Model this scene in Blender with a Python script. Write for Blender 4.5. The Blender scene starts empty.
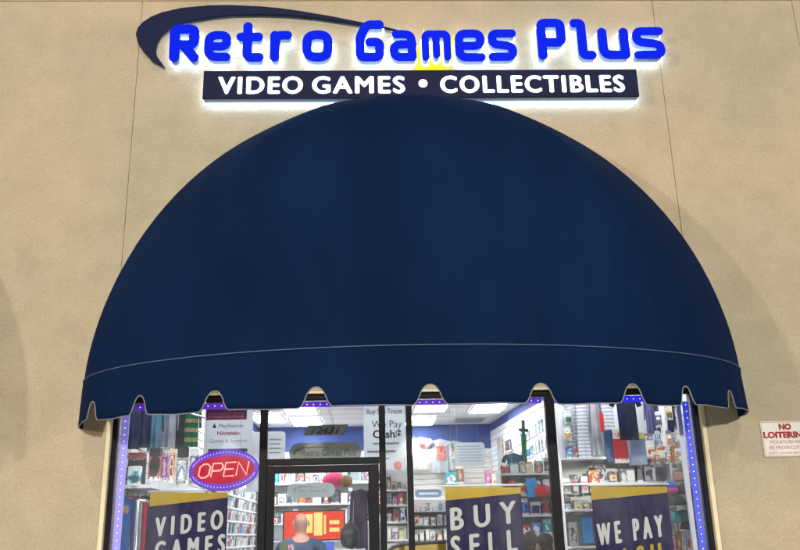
import bpy, bmesh, math, random
import numpy as np
from mathutils import Vector, Matrix
random.seed(7)
PI = math.pi
S = bpy.context.scene
COL = S.collection

# ------------------------------------------------------------------ camera
YAW, PITCH, ROLL, F = math.radians(2.03), math.radians(17.23), math.radians(-1.31), 840.0
CAM = Vector((0.0, -6.9, 1.6))
_fwd = Vector((math.sin(YAW)*math.cos(PITCH), math.cos(YAW)*math.cos(PITCH), math.sin(PITCH)))
_r0 = Vector((math.cos(YAW), -math.sin(YAW), 0)); _u0 = _r0.cross(_fwd)
RT = _r0*math.cos(ROLL)+_u0*math.sin(ROLL); UP = -_r0*math.sin(ROLL)+_u0*math.cos(ROLL)
cd = bpy.data.cameras.new('camera'); cam = bpy.data.objects.new('camera', cd); COL.objects.link(cam)
cd.sensor_width = 36; cd.lens = F/800*36; cd.clip_end = 800; cd.clip_start = .05
M = Matrix(((RT.x, UP.x, -_fwd.x, CAM.x), (RT.y, UP.y, -_fwd.y, CAM.y), (RT.z, UP.z, -_fwd.z, CAM.z), (0, 0, 0, 1)))
cam.matrix_world = M
S.camera = cam

# ------------------------------------------------------------------ world, lamps, exposure
wd = bpy.data.worlds.new('World'); S.world = wd; wd.use_nodes = True
bg = wd.node_tree.nodes['Background']
bg.inputs[0].default_value = (1.0, .94, .84, 1); bg.inputs[1].default_value = .19     # glow of the lit town sky
sd = bpy.data.lights.new('sun', 'SUN'); sd.energy = .72; sd.angle = math.radians(2.0); sd.color = (1, .92, .76)
sun = bpy.data.objects.new('sun', sd); COL.objects.link(sun)
sun.rotation_euler = Vector((-.10, 1, -.90)).to_track_quat('-Z', 'Y').to_euler()
S.view_settings.view_transform = 'Standard'; S.view_settings.look = 'None'
S.view_settings.exposure = 0; S.view_settings.gamma = 1; S.view_settings.use_curve_mapping = False
LOT_POWER = (25000, 78000)
CEIL_STRENGTH = 20.0


def ray(px, py): return RT*(px-400)-UP*(py-275)+_fwd*F
def U(px, py, Y=0.0):
    d = ray(px, py); return CAM+d*((Y-CAM.y)/d.y)
def UPl(px, py, p0, n):
    d = ray(px, py); return CAM+d*((p0-CAM).dot(n)/d.dot(n))

# ------------------------------------------------------------------ materials
MC = {}
def nodes(m):
    m.use_nodes = True
    return m.node_tree.nodes, m.node_tree.links, m.node_tree.nodes['Principled BSDF']
def mat(name, col, rough=.6, metal=0, noise=0, scale=8, bump=0, bscale=60, emit=0, spec=.4, sheen=0, ecol=None):
    if name in MC: return MC[name]
    m = bpy.data.materials.new(name); N, L, b = nodes(m)
    b.inputs['Roughness'].default_value = rough; b.inputs['Metallic'].default_value = metal
    b.inputs['Specular IOR Level'].default_value = spec
    c = tuple(col)+(1,)
    b.inputs['Base Color'].default_value = c
    if sheen: b.inputs['Sheen Weight'].default_value = sheen
    if emit:
        b.inputs['Emission Color'].default_value = tuple(ecol or col)+(1,); b.inputs['Emission Strength'].default_value = emit
    tc = N.new('ShaderNodeTexCoord')
    if noise:
        nt = N.new('ShaderNodeTexNoise'); nt.inputs['Scale'].default_value = scale; nt.inputs['Detail'].default_value = 6
        L.new(tc.outputs['Object'], nt.inputs['Vector'])
        rp = N.new('ShaderNodeMapRange'); rp.inputs[1].default_value = .3; rp.inputs[2].default_value = .7
        rp.inputs[3].default_value = 1-noise; rp.inputs[4].default_value = 1+noise
        L.new(nt.outputs['Fac'], rp.inputs[0])
        mx = N.new('ShaderNodeVectorMath'); mx.operation = 'SCALE'; mx.inputs[0].default_value = col
        L.new(rp.outputs[0], mx.inputs['Scale']); L.new(mx.outputs[0], b.inputs['Base Color'])
    if bump:
        n2 = N.new('ShaderNodeTexNoise'); n2.inputs['Scale'].default_value = bscale; n2.inputs['Detail'].default_value = 5
        L.new(tc.outputs['Object'], n2.inputs['Vector'])
        bp = N.new('ShaderNodeBump'); bp.inputs['Strength'].default_value = bump; bp.inputs['Distance'].default_value = .01
        L.new(n2.outputs['Fac'], bp.inputs['Height']); L.new(bp.outputs[0], b.inputs['Normal'])
    MC[name] = m
    return m

def stucco_mat():
    m = bpy.data.materials.new('stucco'); N, L, b = nodes(m)
    b.inputs['Roughness'].default_value = .92; b.inputs['Specular IOR Level'].default_value = .15
    tc = N.new('ShaderNodeTexCoord')
    def noise(sc, det, rough=.5):
        n = N.new('ShaderNodeTexNoise'); n.inputs['Scale'].default_value = sc; n.inputs['Detail'].default_value = det
        n.inputs['Roughness'].default_value = rough
        L.new(tc.outputs['Object'], n.inputs['Vector']); return n
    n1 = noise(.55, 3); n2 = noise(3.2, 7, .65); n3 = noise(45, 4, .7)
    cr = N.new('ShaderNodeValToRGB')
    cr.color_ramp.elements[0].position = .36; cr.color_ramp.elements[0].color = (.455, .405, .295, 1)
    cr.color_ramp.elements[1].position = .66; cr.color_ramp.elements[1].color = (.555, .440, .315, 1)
    L.new(n1.outputs['Fac'], cr.inputs[0])  # broad olive and warm patches: differing lamp colours painted into the base colour
    def mr(src, a, b_, lo, hi):
        r = N.new('ShaderNodeMapRange'); r.inputs[1].default_value = a; r.inputs[2].default_value = b_
        r.inputs[3].default_value = lo; r.inputs[4].default_value = hi; L.new(src, r.inputs[0]); return r
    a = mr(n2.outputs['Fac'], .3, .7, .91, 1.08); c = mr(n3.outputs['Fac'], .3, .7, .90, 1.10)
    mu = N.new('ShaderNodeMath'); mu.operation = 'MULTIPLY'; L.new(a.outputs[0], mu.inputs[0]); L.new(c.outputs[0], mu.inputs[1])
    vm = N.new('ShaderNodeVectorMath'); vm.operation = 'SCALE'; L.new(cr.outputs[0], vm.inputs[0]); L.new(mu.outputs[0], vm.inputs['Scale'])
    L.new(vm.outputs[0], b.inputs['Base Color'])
    n4 = noise(34, 8, .75); n5 = noise(5, 3)
    ad = N.new('ShaderNodeMath'); ad.operation = 'MULTIPLY_ADD'; ad.inputs[1].default_value = 1.4
    L.new(n5.outputs['Fac'], ad.inputs[0]); L.new(n4.outputs['Fac'], ad.inputs[2])
    bp = N.new('ShaderNodeBump'); bp.inputs['Strength'].default_value = .9; bp.inputs['Distance'].default_value = .026
    L.new(ad.outputs[0], bp.inputs['Height']); L.new(bp.outputs[0], b.inputs['Normal'])
    return m
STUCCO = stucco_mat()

def fabric_mat():
    m = bpy.data.materials.new('navy_canvas'); N, L, b = nodes(m)
    b.inputs['Roughness'].default_value = .8; b.inputs['Specular IOR Level'].default_value = .04
    b.inputs['Sheen Weight'].default_value = .0
    tc = N.new('ShaderNodeTexCoord')
    n1 = N.new('ShaderNodeTexNoise'); n1.inputs['Scale'].default_value = .9; n1.inputs['Detail'].default_value = 6
    mp = N.new('ShaderNodeMapping'); mp.inputs['Scale'].default_value = (1.2, 1, .55)
    L.new(tc.outputs['Object'], mp.inputs[0]); L.new(mp.outputs[0], n1.inputs['Vector'])
    cr = N.new('ShaderNodeValToRGB')
    cr.color_ramp.elements[0].position = .3; cr.color_ramp.elements[0].color = (.0022, .0098, .037, 1)
    cr.color_ramp.elements[1].position = .72; cr.color_ramp.elements[1].color = (.0042, .0165, .060, 1)
    L.new(n1.outputs['Fac'], cr.inputs[0]); L.new(cr.outputs[0], b.inputs['Base Color'])
    n2 = N.new('ShaderNodeTexNoise'); n2.inputs['Scale'].default_value = 2.2; n2.inputs['Detail'].default_value = 3
    n3 = N.new('ShaderNodeTexNoise'); n3.inputs['Scale'].default_value = 400
    L.new(mp.outputs[0], n2.inputs['Vector']); L.new(tc.outputs['Object'], n3.inputs['Vector'])
    b1 = N.new('ShaderNodeBump'); b1.inputs['Strength'].default_value = .7; b1.inputs['Distance'].default_value = .06
    b2 = N.new('ShaderNodeBump'); b2.inputs['Strength'].default_value = .25; b2.inputs['Distance'].default_value = .002
    L.new(n2.outputs['Fac'], b1.inputs['Height']); L.new(n3.outputs['Fac'], b2.inputs['Height'])
    L.new(b1.outputs[0], b2.inputs['Normal']); L.new(b2.outputs[0], b.inputs['Normal'])
    return m
CANVAS = fabric_mat()

def glass_mat():
    m = bpy.data.materials.new('window_glass'); m.use_nodes = True; N = m.node_tree.nodes; L = m.node_tree.links
    N.remove(N['Principled BSDF']); out = N['Material Output']
    t = N.new('ShaderNodeBsdfTransparent'); t.inputs[0].default_value = (.93, .95, .95, 1)
    g = N.new('ShaderNodeBsdfGlossy'); g.inputs['Roughness'].default_value = .02
    fr = N.new('ShaderNodeFresnel'); fr.inputs[0].default_value = 1.5
    mx = N.new('ShaderNodeMixShader'); L.new(fr.outputs[0], mx.inputs[0]); L.new(t.outputs[0], mx.inputs[1]); L.new(g.outputs[0], mx.inputs[2])
    df = N.new('ShaderNodeBsdfDiffuse'); df.inputs[0].default_value = (.8, .82, .85, 1)
    tc = N.new('ShaderNodeTexCoord'); mp = N.new('ShaderNodeMapping'); mp.inputs['Scale'].default_value = (1, 1, .35); L.new(tc.outputs['Object'], mp.inputs[0])
    no = N.new('ShaderNodeTexNoise'); no.inputs['Scale'].default_value = 3.0; no.inputs['Detail'].default_value = 8; no.inputs['Roughness'].default_value = .7; L.new(mp.outputs[0], no.inputs['Vector'])
    mr_ = N.new('ShaderNodeMapRange'); mr_.inputs[1].default_value = .40; mr_.inputs[2].default_value = .75; mr_.inputs[3].default_value = .002; mr_.inputs[4].default_value = .05; L.new(no.outputs['Fac'], mr_.inputs[0])
    m2 = N.new('ShaderNodeMixShader'); L.new(mr_.outputs[0], m2.inputs[0]); L.new(mx.outputs[0], m2.inputs[1]); L.new(df.outputs[0], m2.inputs[2])
    L.new(m2.outputs[0], out.inputs[0]); return m
GLASS = glass_mat()

def sheet(m, amt):
    N = m.node_tree.nodes; L = m.node_tree.links; b = N['Principled BSDF']; out = N['Material Output']
    tr = N.new('ShaderNodeBsdfTranslucent'); mx = N.new('ShaderNodeMixShader'); mx.inputs[0].default_value = amt
    src = b.inputs['Base Color']
    if src.is_linked: L.new(src.links[0].from_socket, tr.inputs[0])
    else: tr.inputs[0].default_value = src.default_value
    L.new(b.outputs[0], mx.inputs[1]); L.new(tr.outputs[0], mx.inputs[2]); L.new(mx.outputs[0], out.inputs[0]); return m
def pack_mat(name, cols, cells=(8, 8, 13), rough=.45):
    """Printed packaging: body, title band, picture and small print in the listed inks, different on every object."""
    if name in MC: return MC[name]
    m = bpy.data.materials.new(name); N, L, b = nodes(m)
    b.inputs['Roughness'].default_value = rough
    tc = N.new('ShaderNodeTexCoord'); oi = N.new('ShaderNodeObjectInfo')
    def math_(op, a, c=None, d=None):
        n = N.new('ShaderNodeMath'); n.operation = op
        for i, q in enumerate((a, c, d)):
            if q is None: continue
            if isinstance(q, (int, float)): n.inputs[i].default_value = q
            else: L.new(q, n.inputs[i])
        return n.outputs[0]
    def ramp(src):
        cr = N.new('ShaderNodeValToRGB'); cr.color_ramp.interpolation = 'CONSTANT'; el = cr.color_ramp.elements; n = len(cols)
        for i, c in enumerate(cols):
            e = el[i] if i < 2 else el.new(i/n)
            e.position = i/n; e.color = tuple(c)+(1,)
        L.new(src, cr.inputs[0]); return cr.outputs[0]
    def mix(f, a, c):
        n = N.new('ShaderNodeMix'); n.data_type = 'RGBA'
        L.new(f, n.inputs[0]); L.new(a, n.inputs[6])
        if isinstance(c, tuple): n.inputs[7].default_value = c
        else: L.new(c, n.inputs[7])
        return n.outputs[2]
    R0 = oi.outputs['Random']
    fr = lambda k: math_('FRACT', math_('MULTIPLY', R0, k))
    sep = N.new('ShaderNodeSeparateXYZ'); L.new(tc.outputs['Generated'], sep.inputs[0])
    zz = sep.outputs[2]
    no = N.new('ShaderNodeTexNoise'); no.inputs['Scale'].default_value = cells[0]*2.2; no.inputs['Detail'].default_value = 3
    ad = N.new('ShaderNodeVectorMath'); ad.operation = 'ADD'; L.new(tc.outputs['Object'], ad.inputs[0]); L.new(math_('MULTIPLY', R0, 31.0), ad.inputs[1]); L.new(ad.outputs[0], no.inputs['Vector'])
    ds = N.new('ShaderNodeVectorMath'); ds.operation = 'DISTANCE'; L.new(tc.outputs['Generated'], ds.inputs[0]); ds.inputs[1].default_value = (.5, .5, .42)
    pic = math_('LESS_THAN', math_('ADD', ds.outputs['Value'], math_('MULTIPLY', no.outputs['Fac'], .42)), math_('ADD', .80, math_('MULTIPLY', fr(3.7), .08)))
    pic2 = math_('LESS_THAN', math_('ADD', ds.outputs['Value'], math_('MULTIPLY', no.outputs['Fac'], .60)), .84)
    band = math_('GREATER_THAN', zz, math_('ADD', .70, math_('MULTIPLY', fr(5.3), .16)))
    foot = math_('LESS_THAN', zz, .13)
    # small print: short dark dashes inside band and foot
    nt = N.new('ShaderNodeTexNoise'); nt.inputs['Scale'].default_value = 55; nt.inputs['Detail'].default_value = 1; L.new(ad.outputs[0], nt.inputs['Vector'])
    ink_ = math_('MULTIPLY', math_('GREATER_THAN', nt.outputs['Fac'], .56), math_('MAXIMUM', math_('MULTIPLY', math_('GREATER_THAN', zz, .78), math_('LESS_THAN', zz, .92)), math_('MULTIPLY', foot, math_('GREATER_THAN', zz, .05))))
    c = ramp(R0)
    c = mix(pic, c, ramp(fr(7.13))); c = mix(pic2, c, ramp(fr(23.9)))
    c = mix(band, c, ramp(fr(13.7))); c = mix(foot, c, (.7, .7, .7, 1)); c = mix(ink_, c, ramp(fr(17.3)))
    L.new(c, b.inputs['Base Color'])
    MC[name] = m; return m

# ------------------------------------------------------------------ mesh helpers
class MB:
    def __init__(s): s.v = []; s.f = []
    def add(s, vs, fs):
        n = len(s.v); s.v += [tuple(v) for v in vs]; s.f += [tuple(i+n for i in f) for f in fs]; return s
    def box(s, x0, x1, y0, y1, z0, z1, R=None):
        vs = [Vector((x, y, z)) for z in (z0, z1) for y in (y0, y1) for x in (x0, x1)]
        if R is not None: vs = [R @ v for v in vs]
        return s.add(vs, [(0, 2, 3, 1), (4, 5, 7, 6), (0, 1, 5, 4), (2, 6, 7, 3), (0, 4, 6, 2), (1, 3, 7, 5)])
    def prism(s, pts, y0, y1, R=None):
        """pts in x,z; extruded along y (convex or mildly concave outlines)."""
        n = len(pts)
        vs = [Vector((p[0], y0, p[1])) for p in pts]+[Vector((p[0], y1, p[1])) for p in pts]
        if R is not None: vs = [R @ v for v in vs]
        from mathutils.geometry import tessellate_polygon
        tri = tessellate_polygon([[Vector((p[0], p[1], 0)) for p in pts]])
        fs = [tuple(t) for t in tri]+[tuple(i+n for i in reversed(t)) for t in tri]
        fs += [(i, (i+1) % n, (i+1) % n+n, i+n) for i in range(n)]
        return s.add(vs, fs)
    def tube(s, path, r, k=8, closed=False, caps=True):
        P = [Vector(p) for p in path]; n = len(P); rings = []; vs = []
        rr = r if hasattr(r, '__len__') else [r]*n
        ref = None
        for i, p in enumerate(P):
            a = P[(i-1) % n] if (closed or i) else p; b_ = P[(i+1) % n] if (closed or i < n-1) else p
            t = (b_-a); t = t.normalized() if t.length > 1e-9 else Vector((0, 0, 1))
            if ref is None: ref = t.orthogonal().normalized()
            ref = ref-t*ref.dot(t); ref = ref.normalized() if ref.length > 1e-6 else t.orthogonal().normalized()
            q = t.cross(ref)
            for j in range(k):
                an = 2*PI*j/k; vs.append(p+(ref*math.cos(an)+q*math.sin(an))*rr[i])
        fs = []
        m = n if closed else n-1
        for i in range(m):
            for j in range(k):
                a = i*k+j; b_ = i*k+(j+1) % k; c = ((i+1) % n)*k+(j+1) % k; d = ((i+1) % n)*k+j
                fs.append((a, b_, c, d))
        if not closed and caps: fs += [tuple(range(k-1, -1, -1)), tuple((n-1)*k+j for j in range(k))]
        return s.add(vs, fs)
    def ball(s, c, r, sc=(1, 1, 1), nu=14, nv=9):
        vs = []; fs = []
        for i in range(nv+1):
            th = PI*i/nv
            for j in range(nu):
                ph = 2*PI*j/nu
                vs.append((c[0]+r*sc[0]*math.sin(th)*math.cos(ph), c[1]+r*sc[1]*math.sin(th)*math.sin(ph), c[2]+r*sc[2]*math.cos(th)))
        for i in range(nv):
            for j in range(nu):
                fs.append((i*nu+j, i*nu+(j+1) % nu, (i+1)*nu+(j+1) % nu, (i+1)*nu+j))
        return s.add(vs, fs)
    def build(s, name, m, parent=None, smooth=False, bevel=0):
        me = bpy.data.meshes.new(name); me.from_pydata(s.v, [], s.f); me.update()
        bm = bmesh.new(); bm.from_mesh(me); bmesh.ops.remove_doubles(bm, verts=bm.verts, dist=1e-6)
        bmesh.ops.recalc_face_normals(bm, faces=bm.faces)
        bm.to_mesh(me); bm.free()
        me.materials.append(m)
        o = bpy.data.objects.new(name, me); COL.objects.link(o)
        if parent is not None: o.parent = parent
        if smooth:
            for p in me.polygons: p.use_smooth = True
        if bevel:
            bv = o.modifiers.new('bevel', 'BEVEL'); bv.width = bevel; bv.segments = 2; bv.limit_method = 'ANGLE'
        return o
def tag(o, label=None, cat=None, group=None, kind=None):
    if label: o['label'] = label
    if cat: o['category'] = cat
    if group: o['group'] = group
    if kind: o['kind'] = kind
    return o
def empty(name, loc, rot=(0, 0, 0)):
    o = bpy.data.objects.new(name, None); COL.objects.link(o); o.location = loc; o.rotation_euler = rot; o.empty_display_size = .1
    return o
def frame(o):
    return Matrix.LocRotScale(o.location, o.rotation_euler, o.scale)
def copy_tree(o, parent=None):
    c = o.copy(); COL.objects.link(c); c.parent = parent
    for ch in [q for q in list(COL.objects) if q.parent == o]: copy_tree(ch, c)
    return c
DG = bpy.context.evaluated_depsgraph_get
def mesh_from_curve(cu, name, m, parent, mw):
    tmp = bpy.data.objects.new('tmp', cu); COL.objects.link(tmp)
    DG().update()
    me = bpy.data.meshes.new_from_object(tmp.evaluated_get(DG()))
    bpy.data.objects.remove(tmp)
    me.transform(mw); me.materials.clear(); me.materials.append(m)
    o = bpy.data.objects.new(name, me); COL.objects.link(o)
    if parent is not None: o.parent = parent
    return o
FACE = Matrix(((1, 0, 0, 0), (0, 0, 1, 0), (0, 1, 0, 0), (0, 0, 0, 1)))     # curve XY -> world XZ
FACE = Matrix.Rotation(PI/2, 4, 'X')
def text(name, body, m, parent, x, z, y, w=None, h=.1, bold=0.0, depth=.002, align='CENTER', shear=0, rot=0, space=1.0, line=1.0, maxw=None, smear=0):
    """Lettering that faces -Y with its visual centre (or left) at x and base line at z; h = capital height."""
    cu = bpy.data.curves.new('txt', 'FONT'); cu.body = body; cu.size = 1; cu.align_x = 'CENTER' if align == 'CENTER' else 'LEFT'
    cu.offset = bold; cu.extrude = 0; cu.shear = shear; cu.space_character = space; cu.space_line = line; cu.resolution_u = 4
    tmp = bpy.data.objects.new('tmp', cu); COL.objects.link(tmp); DG().update()
    me = bpy.data.meshes.new_from_object(tmp.evaluated_get(DG())); bpy.data.objects.remove(tmp)
    co = np.array([v.co[:] for v in me.vertices]) if len(me.vertices) else np.zeros((1, 3))
    x0, x1 = co[:, 0].min(), co[:, 0].max()
    sy = h/.729
    sx = sy if w is None else w/(x1-x0)
    if maxw and (x1-x0)*sx > maxw: sx = maxw/(x1-x0)
    xc = (x0+x1)/2 if align == 'CENTER' else x0
    me.transform(Matrix.Diagonal((sx, sy, 1, 1)) @ Matrix.Translation((-xc, 0, 0)))
    bm = bmesh.new(); bm.from_mesh(me)
    bmesh.ops.recalc_face_normals(bm, faces=bm.faces)
    if depth:
        r = bmesh.ops.extrude_face_region(bm, geom=bm.faces[:])
        bmesh.ops.translate(bm, verts=[e for e in r['geom'] if isinstance(e, bmesh.types.BMVert)], vec=(0, 0, depth))
        bmesh.ops.recalc_face_normals(bm, faces=bm.faces)
    if smear:
        base = bm.copy()
        tmp2 = bpy.data.meshes.new('s'); base.to_mesh(tmp2); base.free()
        for q, (ddx, ddz) in enumerate(((-1, 0), (1, 0), (0, .6), (0, -.6))):
            k0 = len(bm.verts); bm.from_mesh(tmp2); bm.verts.ensure_lookup_table()
            for v in bm.verts[k0:]: v.co.x += ddx*smear; v.co.y += ddz*smear; v.co.z -= .0004*(q+1)
        bpy.data.meshes.remove(tmp2)
    bm.to_mesh(me); bm.free()
    me.transform(Matrix.Translation((x, y, z)) @ Matrix.Rotation(rot, 4, 'Y') @ FACE)
    me.materials.append(m)
    o = bpy.data.objects.new(name, me); COL.objects.link(o)
    if parent is not None: o.parent = parent
    return o

# ------------------------------------------------------------------ the shop building
PANEL_X = [-14, -6.9, -2.136, 2.743, 4.115, 8.9, 14]
OX0, OX1, OZ1 = -2.115, 2.705, 2.735
TOPZ = 6.49
bld = empty('shop_building', (.3, 0, 0))
tag(bld, 'tan stucco shopfront building with a deep window opening', 'building')
OFF = Vector((-.3, 0, 0))
def bpart(mb, name, m, parent=bld, **k):
    mb.v = [(v[0]-.3, v[1], v[2]) for v in mb.v] if parent is bld else mb.v
    return mb.build(name, m, parent, **k)
G = .0022
joint = mat('joint_tan', (.34, .27, .18), .9)  # darker tan of the control joints themselves
for i in range(len(PANEL_X)-1):
    a, b_ = PANEL_X[i]+G, PANEL_X[i+1]-G
    mb = MB()
    if i == 2:
        mb.box(a, b_, 0, .28, OZ1, TOPZ)
    else: mb.box(a, b_, 0, .28, 0, TOPZ)
    if i == 1: mb.box(b_, OX0, 0, .28, 0, OZ1-G)
    if i == 3: mb.box(OX1, a, 0, .28, 0, OZ1-G)
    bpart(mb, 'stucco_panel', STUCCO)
bpart(MB().box(-14, OX0-.03, .02, .27, 0, TOPZ).box(OX1+.03, 14, .02, .27, 0, TOPZ).box(OX0-.03, OX1+.03, .02, .27, OZ1+.03, TOPZ), 'joint_backing', joint)
bpart(MB().box(-14, 14, -.004, .3, TOPZ+.004, TOPZ+.30).box(-14, 14, -.07, .34, TOPZ+.30, TOPZ+.36), 'coping', mat('coping', (.42, .33, .21), .85, noise=.08, bump=.3))
bead = mat('corner_bead', (.60, .54, .37), .6, noise=.05)
bpart(MB().box(OX0-.032, OX0+.001, -.008, .11, 0, OZ1-.005).box(OX1-.001, OX1+.032, -.008, .11, 0, OZ1-.005).box(OX0+.001, OX1-.001, -.004, .11, OZ1-.004, OZ1+.012), 'corner_bead', bead)
# aluminium storefront, recessed
BRZ = mat('dark_bronze_aluminium', (.009, .009, .011), .6, noise=.15, spec=.10)
sf = empty('storefront_frame', (0, 0, 0)); sf.parent = bld; sf.location = OFF
FY0, FY1 = .035, .11
HZ = 2.688
x = lambda p: U(p, 480, FY0).x
MULL = {'a': (-.965, -.895), 'b': (.105, .165), 'c': (.275, .345), 'd': (1.435, 1.505)}
mulls = [(OX0+.002, OX0+.036), (U(258.5, 480, FY0).x, U(266, 480, FY0).x), (U(379, 440, FY0).x, U(385.5, 440, FY0).x), (U(407.5, 480, FY0).x, U(413.5, 480, FY0).x), (U(551, 480, FY0).x, U(560, 480, FY0).x), (OX1-.036, OX1-.002)]
for a, b_ in mulls: MB().box(a, b_, FY0, FY1, 0, HZ).build('mullion', BRZ, sf, bevel=.004)
MB().box(OX0+.002, OX1-.002, FY0+.002, FY1, HZ, OZ1-.004).build('header', BRZ, sf, bevel=.004)
def span(i): return mulls[i][1]+.001, mulls[i+1][0]-.001
for i in (0, 2, 3, 4): a, b_ = span(i); MB().box(a, b_, FY0+.006, FY1-.004, 0, .10).build('sill', BRZ, sf)
TBZ = 2.175
a, b_ = span(1); MB().box(a, b_, FY0+.004, FY1, TBZ-.012, TBZ+.038).build('transom_bar', BRZ, sf, bevel=.004)
GY = .075
for i in (0, 2, 3, 4):
    a, b_ = span(i); MB().box(a+.001, b_-.001, GY, GY+.006, .10, HZ).build('window_pane', GLASS, sf)
a, b_ = span(1); MB().box(a+.001, b_-.001, GY, GY+.006, TBZ+.04, HZ).build('window_pane', GLASS, sf)
# door
DX0, DX1 = span(1); DX0 += .004; DX1 -= .004
door = empty('shop_door', (DX0, FY0+.04, 0)); door.parent = bld; door.location = Vector((DX0-.3, FY0+.01, 0))
DW = DX1-DX0; DT = TBZ-.018
MB().box(0, .062, 0, .045, .01, DT).box(DW-.085, DW, 0, .045, .01, DT).box(.062, DW-.085, .001, .044, DT-.058, DT).box(.062, DW-.085, .001, .044, .01, .27).build('door_frame', BRZ, door, bevel=.004)
MB().box(.063, DW-.086, .02, .026, .272, DT-.06).build('pane', GLASS, door)
MB().tube([(.09, -.01, 1.02), (.09, -.06, 1.02), (DW-.12, -.06, 1.02), (DW-.12, -.01, 1.02)], .014).build('push_bar', mat('aluminium', (.6, .6, .62), .3, metal=.9), door, smooth=True)
MB().box(.2, .42, .047, .085, DT-.05, DT-.005).build('door_closer', mat('closer_grey', (.2, .2, .22), .4), door, bevel=.004)

# ------------------------------------------------------------------ ground
gr = MB().box(-150, 150, -150, 60, -.32, -.30).build('ground', mat('ground_earth', (.12, .10, .08), .95, noise=.2)); tag(gr, kind='structure')
rd = MB().box(-150, 150, -149, -3.3, -.29, -.12).build('parking_lot', mat('asphalt', (.055, .055, .058), .9, noise=.25, scale=3, bump=.6, bscale=90)); tag(rd, kind='structure')
sw = MB().box(-60, 60, -3.14, .0, -.29, 0).build('sidewalk', mat('concrete', (.38, .37, .34), .85, noise=.12, scale=4, bump=.3)); tag(sw, kind='structure')
kb = MB().box(-60, 60, -3.29, -3.145, -.29, .002).build('kerb', mat('kerb_concrete', (.45, .43, .40), .85, noise=.1, bump=.3)); tag(kb, kind='structure')
mk = MB()
for k in range(-8, 9): mk.box(k*2.7-.05, k*2.7+.05, -8.6, -3.6, -.119, -.115)
tag(mk.build('road_markings', mat('line_paint', (.75, .75, .72), .7, noise=.1)), kind='structure')

# ------------------------------------------------------------------ the shop interior (structure)
CZ = 3.70; BY = 10.0
RW0, RW1 = Vector((3.05, .30, 0)), Vector((2.34, BY, 0))      # the right side wall runs slightly askew
RWd = (RW1-RW0).normalized(); RWn = Vector((RWd.y, -RWd.x, 0))*-1   # towards the room
LWX = -2.28
white = mat('white_wall', (.80, .80, .80), .7, noise=.03)
blue = mat('blue_wall_paint', (.04, .075, .27), .6, noise=.06)
t = MB().box(LWX, 3.3, .24, BY+.1, -.10, -.004).build('floor', mat('shop_floor', (.42, .40, .38), .35, noise=.08, scale=3)); tag(t, kind='structure')
t = MB().box(LWX-.12, 3.4, .285, BY+.12, CZ, CZ+.1).build('ceiling', mat('ceiling_tile', (.74, .74, .75), .9, noise=.03, scale=20)); tag(t, kind='structure')
t = MB().box(LWX, 2.6, BY, BY+.1, 0, CZ-.002).build('back_wall', white); tag(t, kind='structure')
t = MB().box(LWX-.1, LWX, .285, BY+.1, 0, CZ-.002).build('left_wall', white); tag(t, kind='structure')
mb = MB(); q = [RW0, RW1, RW1-RWn*.1, RW0-RWn*.1]
mb.add([(p.x, p.y, 0) for p in q]+[(p.x, p.y, CZ-.002) for p in q], [(0, 1, 2, 3), (4, 7, 6, 5), (0, 4, 5, 1), (1, 5, 6, 2), (2, 6, 7, 3), (3, 7, 4, 0)])
t = mb.build('right_wall', white); tag(t, kind='structure')
t = MB().box(LWX-.1, 3.2, .285, .30, OZ1+.03, CZ-.002).box(LWX-.1, OX0-.01, .285, .30, 0, OZ1+.03).box(OX1+.01, 3.2, .285, .30, 0, OZ1+.03).build('front_wall', white); tag(t, kind='structure')
t = MB().box(LWX+.002, 2.36, BY-.012, BY-.002, 3.22, CZ-.004).build('blue_wall_band', blue); tag(t, kind='structure')
def along(mb, s0, s1, n0, n1, z0, z1):
    """box in the right wall's own frame: s along it from the front, n out of it"""
    pts = []
    for z in (z0, z1):
        for n in (n0, n1):
            for s_ in (s0, s1):
                p = RW0+RWd*s_+RWn*n; pts.append((p.x, p.y, z))
    return mb.add(pts, [(0, 2, 3, 1), (4, 5, 7, 6), (0, 1, 5, 4), (2, 6, 7, 3), (0, 4, 6, 2), (1, 3, 7, 5)])
RL = (RW1-RW0).length
t = along(MB(), .02, RL-.02, .002, .012, CZ-.15, CZ-.004).build('blue_wall_band', blue); tag(t, kind='structure')
t = MB().box(LWX+.002, LWX+.012, .31, BY-.02, CZ-.15, CZ-.004).build('blue_wall_band', blue); tag(t, kind='structure')
# slatwall on three walls
slat = mat('slatwall_white', (.78, .78, .78), .5, noise=.03)
ms = MB()
z = .15
while z < 3.5:
    along(ms, .05, RL-.05, .003, .022, z, z+.088); z += .10
t = ms.build('slatwall', slat); tag(t, kind='structure')
ms = MB(); z = .15
while z < 3.5:
    ms.box(LWX+.003, LWX+.022, .32, BY-.03, z, z+.088); z += .10
t = ms.build('slatwall', slat); tag(t, kind='structure')
ms = MB(); z = .15
while z < 3.1:
    ms.box(LWX+.03, 2.3, BY-.022, BY-.003, z, z+.088); z += .10
t = ms.build('slatwall', mat('slatwall_cream', (.70, .67, .62), .55, noise=.04)); tag(t, kind='structure')
# ceiling grid
ms = MB()
for k in range(17): ms.box(LWX, 3.0, .9+k*.61-.012, .9+k*.61+.012, CZ-.006, CZ-.001)
for k in range(9): ms.box(-2.0+k*.61-.012, -2.0+k*.61+.012, .31, BY-.02, CZ-.0085, CZ-.0062)
t = ms.build('ceiling_grid', mat('ceiling_grid', (.62, .62, .64), .5)); tag(t, kind='structure')

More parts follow.
